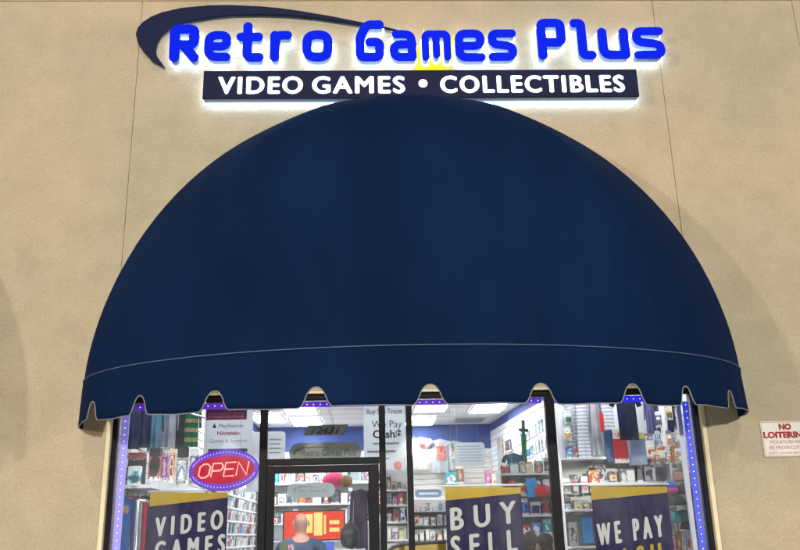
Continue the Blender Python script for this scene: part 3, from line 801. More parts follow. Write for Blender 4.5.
# shelf on the left wall and the goods on it
LZ = 2.075
t = MB().box(LWX+.025, LWX+.33, .75, 4.6, LZ-.03, LZ).build('wall_shelf', wood, None, bevel=.003); tag(t, 'long white wall shelf below the hanging shirts at left', 'shelf')
specs = [(123, 143, 452, 489, 1.0, 'black and grey', 'black winged toy card standing low at the left window edge', 'card'), (147.5, 160, 448, 481, 1.3, 'black and grey', 'black framed box with grey stripes under the navy shirts', 'box'),
         (160.5, 166.5, 450, 482, 1.5, 'pink and purple', 'narrow pale pink box right of the black framed box', 'box'), (168, 173.5, 449, 483, 1.6, 'orange and cream', 'narrow cream box between pink box and black jagged card', 'box'),
         (174.5, 186, 446, 485, 1.9, 'black and grey', 'black jagged carded toy left of the OPEN sign', 'card'), (187.5, 196, 448, 484, 2.2, 'white and grey', 'white carded toy partly behind the OPEN sign', 'card')]
for a, b_, c_, d_, Y, ink, lab, st in specs: put('boxed_toy' if st == 'box' else 'carded_toy', a, b_, c_, d_, Y, .06, ink, lab, 'toy box' if st == 'box' else 'carded toy', st)
# round rack of shirts low at the left
for i, (a, b_, c_, lab, yw, Y) in enumerate([(112, 131, 'blue', 'bright blue shirt on the low rail at far left', 1.05, .75), (119, 136, 'white', 'white shirt between blue and crimson ones on the low rail', 1.1, .85), (124, 141, 'crim', 'crimson shirt on the low rail at far left', 1.1, .95),
                                             (129, 147, 'slate', 'slate shirt on the low rail next to the banner', 1.1, 1.05), (137, 153, 'navy', 'navy shirt on the low rail partly behind the video games banner', 1.0, 1.2)]):
    hang_px('shirt', a, b_, 494, 600, Y, CM[c_], lab, yaw=yw, seed=30+i, long=True)
mb = MB().tube([(-1.98, .45, 1.93), (-1.98, 1.6, 1.93)], .012, 8).tube([(-1.98, .45, 0), (-1.98, .45, 1.93)], .014, 8).tube([(-1.98, 1.6, 0), (-1.98, 1.6, 1.93)], .014, 8)
t = mb.build('clothes_rail', metal, None, smooth=True); tag(t, 'chrome floor rail of shirts at the bottom left window', 'rail')
hd = MB().ball((0, 0, 0), .055, (1, 1, 1.15)).build('wooden_knob', mat('pale_wood', (.55, .33, .18), .5, noise=.1), None, smooth=True)
hd.location = U(122.5, 510, .8); tag(hd, 'pale wooden ball on the end of the low clothes rail', 'ball')
# wall of game cases on the left wall
zrows = [1.28, 1.475, 1.67, 1.865, 2.06, 2.255]
mb = MB()
for z in zrows: mb.box(LWX+.024, LWX+.07, 4.7, 9.6, z-.012, z-.002).box(LWX+.066, LWX+.07, 4.7, 9.6, z-.002, z+.02)
t = mb.build('case_ledge', wood, None); tag(t, 'white slatwall ledges holding rows of game cases at left', 'shelf')
rnd = random.Random(3); case0 = {}
for r_, z in enumerate(zrows):
    for k in range(27):
        if rnd.random() < .06: continue
        ink = rnd.choice(['white and grey']*7+['blue and white', 'black and grey', 'teal and grey', 'red and white'])
        if ink not in case0: case0[ink] = MB().box(0, .014, -.07, .07, 0, .172).build('game_case', PK[ink], None); o = case0[ink]
        else: o = copy_tree(case0[ink])
        o.location = (LWX+.034, 4.85+k*.175, z); o.rotation_euler = (0, .12, 0)
        tag(o, '%s game case, %s row up, %s from the front' % (ink, ORD[r_], ORD[k]), 'game case', 'game cases on the left wall')
# right window display rack
x0, x1 = U(563, 500, 1.2).x, 2.80
RZ = [.35, .75, 1.12, 1.47, 1.80, 2.035, 2.27]
rack('display_rack', x0, x1, 1.15, .30, RZ, 'white display rack of toys inside the right window', ztop=3.4)
gp = [(U(612, 480, 1.2).x, U(640, 480, 1.2).x, 2.0, 2.1)]
fill(['third right rack shelf', 'second right rack shelf'], U(597, 500, 1.2).x, x1-.05, 1.22, [1.80, 2.035], [.20, .19], MIX, 11, 'toys on the right window rack', wr=(.05, .11))
fill(['fourth right rack shelf', 'fifth right rack shelf'], x0+.03, x1-.05, 1.22, [1.47, 1.12], [.26, .28], MIX, 12, 'toys on the right window rack', wr=(.05, .12), gaps=[(U(582, 530, 1.2).x-.03, U(597, 530, 1.2).x+.02, 1.4, 1.5)])
rp = [(563, 571, 478, 494, 'white and grey', 'small white and grey box beside the right mullion', 'box'), (572, 581, 474, 494, 'teal and grey', 'teal and grey card right of the mullion', 'card'), (582, 589, 476, 493, 'pink and purple', 'pink box left of the cream box', 'box'), (590, 601, 470, 492, 'orange and cream', 'tall cream box above the we pay banner corner', 'box'),
      (563, 574, 497, 514, 'black and grey', 'black and grey toy card beside the right mullion, middle shelf', 'card'), (575, 583, 500, 514, 'orange and cream', 'orange box on the middle shelf near the mullion', 'box'), (584, 591, 498, 514, 'white and grey', 'white and grey card left of the we pay banner', 'card'),
      (583.5, 594, 517, 543, 'sky', 'bright sky blue box left of the we pay banner', 'box')]
SKY = mat('box_sky_blue', (.03, .33, .78), .4, noise=.25, scale=12)
for a, b_, c_, d_, ink, lab, st in rp:
    put('boxed_toy' if st == 'box' else 'carded_toy', a, b_, c_, d_, 1.2, .08, SKY if ink == 'sky' else ink, lab, 'toy box' if st == 'box' else 'carded toy', st)
hng = [(563, 574, 398, 452, 'wstripe', 'white striped shirt hanging right of the mullion', 1.6, False), (572, 589, 396, 464, 'wstripe', 'long white shirt with grey stripes in the right window', 1.5, True), (587, 600, 398, 455, 'white', 'plain white shirt hanging in the right window', 1.45, True),
       (598, 614, 396, 456, 'wstripe', 'white striped shirt hanging left of the navy one', 1.4, False), (612, 637, 394, 440, 'navy', 'navy shirt hanging under the blue light in right window', 1.05, False),
       (643, 654, 398, 434, 'indigo', 'indigo shirt hanging first right of the grey bag', 1.5, True), (653, 664, 398, 433, 'plum', 'plum shirt hanging between two indigo ones', 1.5, True), (664, 676, 398, 434, 'indigo', 'indigo shirt hanging farthest right in the window', 1.5, True),
       (675, 684, 398, 430, 'grey', 'grey shirt hanging beside the right light strip', 1.5, True)]
for i, (a, b_, c_, d_, c, lab, Y, lg) in enumerate(hng): hang_px('shirt', a, b_, c_, d_, Y-.18, CM[c], lab, yaw=.15, seed=50+i, long=lg)
t = MB().tube([(x0, 1.3, U(600, 397, 1.3).z+.01), (x1, 1.3, U(600, 397, 1.3).z+.01)], .011, 8).build('clothes_rail', metal, None, smooth=True); tag(t, 'chrome rail of white shirts at top of the right window', 'rail')
put('boxed_toy', 601, 605, 413, 432, 1.1, .03, mat('red_gloss', (.7, .04, .04), .35), 'narrow red package hanging among the white shirts', 'toy box')
put('boxed_toy', 607.5, 615, 430, 462, 1.12, .07, mat('box_navy', (.03, .07, .20), .4, noise=.3, scale=20), 'tall dark blue box beside the red and cream one', 'toy box')
put('boxed_toy', 615.6, 631.5, 429, 463, 1.10, .08, pack_mat('printed_hero', [(.75, .68, .6), (.70, .06, .05), (.72, .10, .08), (.82, .8, .78), (.6, .03, .04)], (5, 5, 4)), 'red and cream box below the navy shirt in right window', 'toy box')
gb = put('gift_bag', 632, 648, 433, 465, 1.02, .1, mat('bag_grey_blue', (.20, .25, .36), .5, noise=.15), 'grey blue gift bag with white top and yellow label', 'bag')
a, b_ = U(632, 465, 1.02), U(648, 465, 1.02); w = (b_.x-a.x)/2
MB().box(-w+.01, w-.01, .01, .09, .30, .42).build('white_top', mat('tissue_white', (.78, .78, .78), .8, bump=.6, bscale=18), gb)
MB().box(-w+.006, w-.006, -.006, -.001, .24, .29).build('yellow_label', mat('label_yellow', (.65, .55, .12), .5), gb)
for i, (a, b_, c_, d_) in enumerate([(649, 659, 432, 468), (660, 670, 433, 467), (671, 683, 431, 467)]):
    put('bagged_toy', a, b_, c_, d_, 1.2, .09, 'white and grey', 'clear bagged grey toy on the top shelf, %s right of the gift bag' % ORD[i], 'bagged toy', 'card')
rnd = random.Random(17)
for r_ in range(3):
    for k in range(12):
        px = 565+k*10.2+rnd.uniform(-1.5, 1.5); py = 408+r_*20+rnd.uniform(-3, 3)
        if 600 < px+4 < 650 or px > 686: continue
        Yb = 1.36 if px < 600 else 1.34
        put('carded_toy', px, px+rnd.uniform(5.5, 8), py, py+rnd.uniform(13, 17), Yb-.02*r_-.3*(px > 650), .03, rnd.choice(['white and grey']*4+['blue and white', 'teal and grey', 'red and white', 'orange and cream']),
            'small carded toy hooked in the right window, %s row, %s from the mullion' % (ORD[r_], ORD[k]), 'carded toy', 'card', yaw=rnd.uniform(-.2, .2), group='toys hooked in the right window')
# right end goods
pl = empty('plush_toy', U(672.5, 496, 1.05)); tag(pl, 'round plush toy with blue cap and pink face', 'plush toy')
MB().ball((0, 0, .06), .062, (1, .9, .95)).build('face', mat('plush_pink', (.65, .12, .35), .95, noise=.1, bump=.5), pl, smooth=True)
MB().ball((0, .005, .085), .064, (1.02, .95, .8)).build('cap', mat('plush_blue', (.08, .12, .45), .95, noise=.1, bump=.5), pl, smooth=True)
def cap(loc, c, lab, yaw=0):
    r = empty('baseball_cap', loc, (0, 0, yaw)); tag(r, lab, 'cap', 'caps on the right window rack')
    m = mat('cap_'+'_'.join('%03d' % int(q*999) for q in c), c, .85, noise=.15, bump=.3)
    vs = []; fs = []
    for i in range(9):
        th = PI/2*i/8
        for j in range(20):
            ph = 2*PI*j/20; vs.append((.095*math.sin(th)*math.cos(ph), .105*math.sin(th)*math.sin(ph), .10*math.cos(th)))
    for i in range(8):
        for j in range(20): fs.append((i*20+j, i*20+(j+1) % 20, (i+1)*20+(j+1) % 20, (i+1)*20+j))
    MB().add(vs, fs).build('crown', m, r, smooth=True)
    pts = [(-.085, 0)]+[(.09*math.cos(PI+PI*k/12), .075*math.sin(PI+PI*k/12)) for k in range(13)]+[(.085, 0)]
    vs = [(p[0], -.085+p[1], .006-.9*p[0]**2) for p in pts]+[(p[0], -.085+p[1], .0-.9*p[0]**2) for p in pts]; n = len(pts)
    MB().add(vs, [tuple(range(n)), tuple(range(2*n-1, n-1, -1))]+[(i, (i+1) % n, (i+1) % n+n, i+n) for i in range(n)]).build('brim', m, r)
    return r
cap(U(686, 494, 1.1), (.05, .05, .055), 'black cap at the right end of second shelf')
cap(U(676, 505, 1.05), (.04, .035, .04), 'black cap under the plush toy')
cap(U(684, 521, 1.08), (.03, .13, .15), 'dark teal cap low at the right end of the rack', .5)
cap(U(672, 522, 1.02), (.06, .20, .22), 'lighter teal cap beside the banner edge', -.4)
cap(U(691, 529, 1.1), (.07, .07, .08), 'charcoal cap beside the right light strip')
for k in range(5):
    put('magazine', 673+k*5, 677.4+k*5, 531, 552, 1.1, .02, ['pink and purple', 'orange and cream', 'white and grey', 'red and white', 'pink and purple'][k], '%s magazine standing, %s of five right of the we pay banner' % (['pink', 'cream', 'grey', 'red', 'last pink'][k], ORD[k]), 'magazine', yaw=.1)
put('boxed_toy', 675, 692, 472, 480, 1.1, .1, mat('box_salmon', (.62, .33, .24), .5, noise=.1), 'flat salmon box under the top shelf at far right', 'toy box')

# middle right rack against the far right wall
x0, x1 = U(502, 500, 4.0).x, U(549, 500, 4.0).x+.25
MZ = [.4, .8, 1.2, 1.58, 1.81, 2.06, 2.32]
rack('toy_rack', x0, x1, 3.95, .35, MZ, 'white toy rack on the right, between banner and mullion', ztop=2.36)
fill(['very top of the toy rack'], x0, x1, 4.0, [2.32], [.2], MIX, 22, 'toys on the far right rack', wr=(.06, .12))
fill(['lowest toy rack shelf', 'middle toy rack shelf', 'top toy rack shelf'], x0, x1, 4.0, [1.58, 1.81, 2.06], [.19, .21, .26], ['teal and grey', 'red and white', 'white and grey', 'blue and white', 'black and grey', 'white and grey'], 21, 'toys on the far right rack', wr=(.06, .13))
put('boxed_toy', 528, 537, 478, 497, 3.7, .08, SKY, 'light blue pack right of the buy sell banner', 'toy box')
rb = MB().ball((0, 0, 0), .10, (1.1, .8, .75)).build('plush_toy', mat('plush_red', (.62, .03, .05), .9, noise=.15, bump=.4), None, smooth=True); rb.location = U(543, 491, 3.6); tag(rb, 'round red plush toy close to the right mullion', 'plush toy')
put('boxed_toy', 519, 526, 486, 492, 3.7, .05, 'red and white', 'small red and white pack just beside the banner top corner', 'toy box')
# things hooked on the far right wall
def on_right(name, s_, z0, z1, w, d, m, label, cat='toy', style='box'):
    o = MB().box(-w/2, w/2, 0, d, 0, z1-z0).build(name, m, None, bevel=.004)
    p = RW0+RWd*s_+RWn*(.03); o.location = (p.x, p.y, z0); o.rotation_euler = (0, 0, math.atan2(RWd.y, RWd.x)); tag(o, label, cat); return o
def on_right_px(name, px0, px1, py0, py1, d, m, label, cat='toy'):
    p0 = RW0+RWn*.03
    A, B, C_ = UPl(px0, py1, p0, RWn), UPl(px1, py1, p0, RWn), UPl((px0+px1)/2, py0, p0, RWn)
    s_ = ((A-RW0).dot(RWd)+(B-RW0).dot(RWd))/2; w = abs((A-B).dot(RWd)); return on_right(name, s_, (A.z+B.z)/2, C_.z, w, d, m, label, cat)
greenm = mat('foam_green', (.03, .22, .08), .7, noise=.25, scale=30)
gs = empty('toy_sword', U(525.5, 467, 5.2), (0, .03, .5)); tag(gs, 'green blocky foam toy sword hanging on the right wall', 'toy sword')
MB().box(-.035, .035, 0, .03, 0, .46).box(-.02, .02, .002, .028, .46, .50).build('blade', greenm, gs); MB().box(-.075, .075, -.002, .032, .50, .54).box(-.02, .02, 0, .03, .54, .66).build('grip', mat('grip_dark', (.05, .08, .05), .7), gs)
on_right_px('carded_toy', 501, 504.5, 437, 474, .05, mat('grey_print', (.35, .33, .32), .6, noise=.3, scale=30), 'long narrow grey card on the right wall near the back', 'carded toy')
on_right_px('carded_toy', 508, 513, 440, 452, .05, PK['black and grey'], 'small black and grey card high on the right wall', 'carded toy')
t = garment('hooded_top', U(513.5, 452, 4.6), .30, .42, CM['teal'], 'small teal hooded top hanging below the black card', .4, cat='top', seed=77)
rnd = random.Random(5)
for i in range(52):
    c_ = i % 13; r_ = i//13
    px = 505+c_*3.3; base = 427-(px-505)*.60
    on_right_px('carded_toy', px, px+2.2, base+14+r_*18, base+26+r_*19, .02, PK[rnd.choice(['white and grey', 'white and grey', 'teal and grey', 'blue and white', 'orange and cream'])],
                'small carded toy on the right wall, %s row, %s from the back' % (ORD[r_], ORD[c_]), 'carded toy')
for i in range(36):
    px = 566+ (i % 12)*9.0; r_ = i//12; p0 = RW0+RWn*.03
    if px > 680: continue
    on_right_px('carded_toy', px, px+5.5, 405+r_*34, 428+r_*34, .02, PK[rnd.choice(['white and grey', 'white and grey', 'teal and grey', 'blue and white'])], 'carded toy on the near right wall, %s row, %s from the mullion' % (ORD[r_], ORD[i % 12]), 'carded toy')

# back wall: t-shirts, shelves
BYF = BY-.12
for i, (a, b_, c_, d_, c, pr, lab) in enumerate([(410, 431, 436, 470, 'white', 'red_print', 'white t-shirt with red print on the back wall, beside the mullion'), (429, 451, 438, 473, 'grey', 'red_print', 'grey t-shirt with red and dark print on the back wall'),
                                              (447, 461, 440, 470, 'white', 'brown and tan', 'pale t-shirt on the back wall behind the paper sign'), (268, 288, 458, 482, 'red', 'white and grey', 'red shirt high on the back wall left of the door sticker')]):
    hang_px('t_shirt', a, b_, c_, d_, BYF-.1, CM[c], lab, cat='t-shirt', prt=PK.get(pr) or mat('printed_tee', (.50, .10, .08), .8, noise=.8, scale=14), seed=90+i)
x0, x1 = U(262, 500, 9.5).x, U(409, 500, 9.5).x
BZs = [.4, .8, 1.2, 1.55, 1.86, 2.20, 2.58]
rack('wall_shelving', x0, x1, 9.45, .4, BZs, 'white wall shelving full of toys behind the counter', ztop=2.95)
fill(['third back wall shelf', 'second back wall shelf', 'top back wall shelf'], x0, x1, 9.5, [1.86, 2.20, 2.58], [.28, .30, .30], MIX, 31, 'toys on the back wall shelves', wr=(.07, .17), dd=.12)
x0, x1 = U(412, 500, 6.2).x, U(452, 500, 6.2).x
CZs = [.4, .8, 1.2, 1.52, 1.735, 1.93]
rack('game_rack', x0, x1, 6.15, .35, CZs, 'white rack with black shelf edges left of the buy sell banner', boards=dark, ztop=2.12)
fill(['lowest black edged shelf', 'middle black edged shelf', 'top black edged shelf'], x0, x1, 6.18, [1.52, 1.735, 1.93], [.17, .17, .15], ['white and grey', 'white and grey', 'orange and cream', 'pink and purple', 'white and grey'], 41, 'packs on the black edged rack', wr=(.05, .09), style='box')
x0, x1 = U(386, 500, 5.0).x, U(407, 500, 5.0).x
rack('narrow_rack', x0, x1, 4.95, .3, [.4, .8, 1.2, 1.55, 1.78, 2.0, 2.2], 'narrow white rack of small toys behind the slim window', ztop=2.5)
fill(['fourth narrow rack shelf', 'third narrow rack shelf', 'second narrow rack shelf', 'top narrow rack shelf'], x0, x1, 4.98, [1.55, 1.78, 2.0, 2.2], [.2, .19, .17, .2], KEYS, 51, 'toys on the narrow rack', wr=(.04, .08))
x0, x1 = U(455, 500, 9.6).x, U(497, 500, 9.6).x
t = MB().box(x0, x1, BY-.35, BY-.03, 2.33, 2.36).build('wall_shelf', wood, None); tag(t, 'short cream wall shelf above the buy sell banner', 'shelf')
for i, (a, b_, c_, d_, ink) in enumerate([(446, 457, 472, 484, 'teal and grey'), (457, 464, 466, 484, 'brown and tan'), (486, 491, 470, 485, 'pink and purple'), (492, 499, 474, 486, 'orange and cream')]):
    put('boxed_toy', a, b_, c_, d_, BY-.3, .1, ink, '%s box on the short wall shelf above the banner' % ink, 'toy box')
# goods hanging just inside the door on the right
t = garment('hooded_top', U(360.5, 488, 4.0), .26, .80, CM['plum'], 'dark purple hooded top hanging seen through the door glass', .5, cat='top', seed=80, long=True)
bp = empty('backpack', U(350, 549, 3.6), (0, 0, .2)); tag(bp, 'black backpack with rounded top seen low through the door', 'backpack')
mb = MB().ball((0, 0, .14), .12, (1.0, .55, 1.35)); mb.build('bag', pack_mat('bag_print', [K_, (.02, .02, .024), (.06, .06, .07), K_, (.25, .26, .28), K_, (.04, .04, .05)], (9, 9, 9), .6), bp, smooth=True)
MB().ball((0, -.05, .08), .085, (1, .5, .9)).build('pocket', mat('bag_black2', (.03, .03, .035), .5, noise=.3), bp, smooth=True)
MB().tube([(-.03, 0, .29), (0, 0, .33), (.03, 0, .29)], .008, 6).build('handle', K_ and dark, bp)
st = MB().box(-.2, .2, -.2, .2, 0, 0.02).box(-.18, .18, -.18, .18, .02, U(350, 549, 3.6).z-.001).build('display_plinth', wood, None, bevel=.004); st.location = (bp.location.x, bp.location.y+.02, 0); tag(st, 'tall white display plinth under the black backpack', 'plinth')
put('boxed_toy', 347, 356, 506, 527, 4.3, .1, 'white and grey', 'grey boxed toy above the black backpack', 'toy box')
bl = MB().ball((0, 0, 0), .155, (1.25, .9, .8)).build('plush_toy', mat('plush_magenta', (.75, .04, .16), .8, noise=.15, bump=.3), None, smooth=True); bl.location = U(334, 480, 7.5); tag(bl, 'big magenta red plush hanging at the top of door glass', 'plush toy')
b2 = MB().ball((0, 0, 0), .11, (1, .9, .9)).build('plush_toy', mat('plush_brown', (.22, .12, .05), .9, noise=.3, bump=.3), None, smooth=True); b2.location = U(346, 481, 7.4); tag(b2, 'brown plush hanging right of the magenta one', 'plush toy')
# red screen
tv = empty('television', (U(314, 526, 5.6).x, 5.6, U(314, 541, 5.6).z)); tag(tv, 'wide television showing a red screen behind the customer', 'television')
tw = U(345.5, 526, 5.6).x-U(283, 526, 5.6).x; th = U(314, 510, 5.6).z-U(314, 541, 5.6).z
MB().box(-tw/2, tw/2, .0, .05, 0, th).build('body', dark, tv, bevel=.004)
scr = mat('screen_red', (.5, .02, .01), .3, emit=.8, ecol=(.72, .09, .05))
MB().box(-tw/2+.02, tw/2-.02, -.004, -.001, .02, th-.02).build('screen', scr, tv)
syel = mat('screen_yellow', (.5, .4, .05), .3, emit=.9, ecol=(1, .66, .30))
mb = MB()
for a, b_, c_, d_ in [(-.12, -.02, .12, .40), (.0, .12, .08, .42), (.14, .17, .10, .38), (.22, .36, .13, .19), (.22, .36, .24, .30)]: mb.box(a, b_, -.008, -.0045, c_*th/.46, d_*th/.46)
mb.build('screen_graphic', syel, tv)
tv.location.z = U(314, 541, 5.6).z
mb = MB().box(-.7, .7, 0, .5, .0, 1.02).box(-.74, .74, -.03, .53, 1.02, 1.06)
ct = empty('shop_counter', (U(325, 530, 5.5).x, 5.35, 0)); tag(ct, 'black shop counter below the red television', 'counter')
MB().box(-.9, .9, 0, .6, 0, 1.02).build('body', dark, ct); MB().box(-.94, .94, -.03, .63, 1.02, 1.06).build('top', mat('counter_top', (.15, .15, .16), .3), ct, bevel=.005)
tvs = MB().box(-.05, .05, 0, .05, 1.061, tv.location.z-.001).box(-.25, .25, -.1, .15, 1.061, 1.08).build('television_stand', dark, None); tvs.location = (tv.location.x, 5.62, 0); tag(tvs, 'black stand under the red television', 'stand')
t = put('boxed_toy', 322, 333, 542, 552, 3.2, .15, mat('box_royal_blue', (.03, .08, .6), .4), 'royal blue box low in the door glass beside the customer', 'toy box')
t = put('boxed_toy', 280, 287, 542, 554, 1.1, .08, mat('box_olive', (.18, .22, .12), .6, noise=.2), 'small olive box at the lower left of the door glass', 'toy box')
t = put('boxed_toy', 288, 293, 544, 554, 1.15, .06, 'pink and purple', 'small pink box beside the olive one in the door', 'toy box')
# yellow kiosk
YK = 1.0
a, b_ = U(388, 541, YK), U(446, 540, YK)
kx = (a.x+b_.x)/2; kw = (b_.x-a.x)/2; kz = a.z
pts = [(-kw, 0), (kw, 0), (kw, kz-.02)]+[(-kw+.16-.16*math.sin(PI/2*k/6), kz-.03-.08*(1-math.cos(PI/2*k/6))) for k in range(7)]
ks = empty('game_kiosk', (kx, YK, 0)); tag(ks, 'mustard yellow kiosk with a black rounded rim behind the window', 'kiosk')
MB().prism(pts, 0, .4).build('body', mat('kiosk_yellow', (.52, .34, .015), .45, noise=.15, scale=5), ks)
MB().tube([(p[0], .0, p[1]) for p in [(kw, kz-.015)]+pts[3:]+[(-kw, .02)]], .016, 8).build('rim', dark, ks, smooth=True)
t = put('paper_sign', 446, 446.5, 420, 421, 3, .1, 'white and grey', 'x', 'x') if False else None

# ---- window posters, papers, stickers
paper = sheet(mat('paper_white', (.84, .86, .89), .7, noise=.02), .75)
ink = mat('ink_dark', (.06, .06, .08), .6); inkg = mat('ink_grey', (.30, .32, .36), .6); inkr = mat('ink_red', (.70, .10, .12), .6)
def plate(name, px0, px1, py0, py1, Y, m, label, cat, r=.02, th=.004):
    A, B, C_ = U(px0, py1, Y), U(px1, py1, Y), U((px0+px1)/2, py0, Y)
    w = (B.x-A.x); h = C_.z-(A.z+B.z)/2; x_, z_ = (A.x+B.x)/2, (A.z+B.z)/2
    pts = []
    for cx_, cz_, a0 in ((w/2-r, r, -90), (w/2-r, h-r, 0), (-w/2+r, h-r, 90), (-w/2+r, r, 180)):
        for k in range(7): an = math.radians(a0+15*k); pts.append((cx_+r*math.cos(an), cz_+r*math.sin(an)))
    o = MB().prism(pts, 0, th).build(name, m, None); o.location = (x_, Y, z_)
    tag(o, label, cat); return o, w, h
# trade poster with crimson head
o, w, h = plate('poster', 203, 252, 401.5, 458, .30, paper, 'white poster with crimson head above the OPEN sign', 'poster', .03)
MB().box(-w/2+.01, w/2-.055, -.004, -.001, h*.67, h-.005).build('crimson_head', mat('poster_crimson', (.33, .015, .10), .5, noise=.25, scale=7), o)
MB().box(-w/2+.03, w/2-.075, -.006, -.0045, h*.71, h*.80).build('head_lettering', mat('poster_pink', (.62, .12, .22), .5, noise=.5, scale=40), o)
text('lettering', 'PlayStation', ink, o, .02, h*.535, -.003, w=w*.5, h=.032, depth=.001)
MB().prism([(-w*.34, h*.53), (-w*.25, h*.53), (-w*.295, h*.62)], -.003, -.001).build('mark', ink, o)
text('lettering', 'Nintendo', inkr, o, .0, h*.40, -.003, w=w*.46, h=.036, depth=.001, bold=.02)
text('lettering', 'Games & Systems', inkg, o, .0, h*.27, -.003, w=w*.78, h=.032, depth=.001)
MB().box(-w*.4, w*.4, -.003, -.001, h*.10, h*.16).build('colour_bar', mat('bar_indigo', (.10, .10, .25), .5, noise=.5, scale=60), o)
o, w, h = plate('paper_notice', 246, 258.5, 432, 492, .42, paper, 'plain white paper left of the door frame', 'paper', .005)
o, w, h = plate('paper_notice', 265.5, 285, 431.5, 463, .30, paper, 'white rounded notice inside the glass above the door, left end', 'notice', .03)
mb = MB()
for k, q in enumerate((.72, .58, .44, .30)): mb.box(-w*.33, w*(.30-.06*(k % 2)), -.003, -.001, h*q, h*q+.012)
mb.build('lettering', mat('ink_pale', (.5, .54, .62), .6), o)
o, w, h = plate('poster', 364, 406.5, 400, 470, .31, paper, 'white we pay cash poster behind the slim mullion', 'poster', .01)
text('lettering', 'Buy Sell Trade', inkg, o, 0, h*.80, -.003, w=w*.85, h=.045, depth=.001, bold=.01)
text('lettering', 'We Pay', ink, o, .02, h*.60, -.003, w=w*.72, h=.062, depth=.001, bold=.0)
text('lettering', 'Cash$', ink, o, .02, h*.455, -.003, w=w*.68, h=.066, depth=.001, bold=.03)
text('lettering', 'For Games', inkg, o, .0, h*.35, -.003, w=w*.6, h=.022, depth=.001) if False else None
mb = MB(); mb.box(-w*.28, w*.34, -.003, -.001, h*.36, h*.385); mb.box(-w*.42, w*.25, -.003, -.001, h*.245, h*.275); mb.box(-w*.3, w*.1, -.003, -.001, h*.15, h*.17); mb.build('fine_print', inkg, o)
MB().ball((w*.30, -.012, h*.06), .035, (1, .2, 1)).build('red_sticker', mat('sticker_pink', (.75, .25, .25), .5), o, smooth=True)
o, w, h = plate('paper_sign', 455, 485.5, 442.5, 466, 2.2, paper, 'white paper sign hung on strings from the ceiling', 'sign', .035)
mb = MB()
for k in range(6): mb.box(-w*(.40-.03*(k % 3)), w*(.40-.04*((k+1) % 2)), -.003, -.001, h*(.82-.125*k), h*(.82-.125*k)+.010)
mb.build('lettering', mat('ink_teal', (.32, .42, .46), .6), o)
MB().tube([(-w*.4, .002, h-.01), (-w*.38, .002, CZ-o.location.z)], .0015, 4).tube([(w*.3, .002, h-.01), (w*.31, .002, CZ-o.location.z)], .0015, 4).build('string', inkg, o)
o, w, h = plate('oval_sign', 415, 442, 489.5, 497.5, 2.4, mat('sign_slate', (.16, .22, .34), .5), 'small slate blue oval sign left of the buy sell banner', 'sign', .042)
MB().box(-w*.36, w*.36, -.003, -.001, h*.35, h*.62).build('lettering', mat('ink_pale2', (.55, .62, .72), .6), o)
# transom sticker
GM = mat('sticker_grey', (.27, .29, .26), .5, noise=.12, scale=5)
sheet(GM, .4)
o, w, h = plate('window_sticker', 289, 361.5, 442.5, 463, .10, GM, 'long grey capsule sticker on the glass over the door', 'sticker', .082)
text('lettering', 'Retro Games Plus', ink, o, .03, h*.36, -.003, w=w*.74, h=.052, depth=.001, bold=.01)
sp = [(-w*.43, h*.36), (-w*.455, h*.52), (-w*.42, h*.68), (-w*.3, h*.80), (-w*.1, h*.82), (w*.08, h*.72), (-w*.1, h*.76), (-w*.3, h*.72), (-w*.39, h*.60)]
slab([sp], 'swoosh', ink, o, -.003, -.001)
A = U(303, 435.5, .10); B = U(343, 435, .10); hh = U(320, 424.5, .10).z-U(320, 435, .10).z; ww = B.x-A.x
o = MB().prism([(-ww/2, 0), (ww/2, 0), (ww/2+.045, hh), (-ww/2+.045, hh)], 0, .003).build('number_sticker', mat('sticker_charcoal', (.075, .075, .085), .5, noise=.2, scale=14), None)
o.location = ((A.x+B.x)/2, .10, (A.z+B.z)/2); tag(o, 'slanted charcoal street number sticker on the transom glass', 'sticker')
text('numerals', '12431', mat('ink_black', (.015, .015, .02), .4), o, .02, hh*.17, -.003, w=ww*.72, h=hh*.66, depth=.0015, bold=.02, shear=.35)
o, w, h = plate('window_sticker', 287, 335, 483, 497.5, .10, sheet(mat('sticker_pale', (.62, .66, .72), .5, noise=.06), .5), 'pale capsule sticker on the door glass', 'sticker', .057)
sp = [(a*.7-.02, b_*.8+.01) for a, b_ in [(-w*.43, h*.30), (-w*.455, h*.52), (-w*.42, h*.74), (-w*.3, h*.90), (-w*.1, h*.92), (w*.4, h*.72), (-w*.1, h*.82), (-w*.3, h*.76), (-w*.37, h*.60)]]
slab([sp], 'swoosh', inkg, o, -.003, -.001)
text('lettering', 'Retro Games Plus', inkg, o, .02, h*.36, -.003, w=w*.62, h=.026, depth=.001)

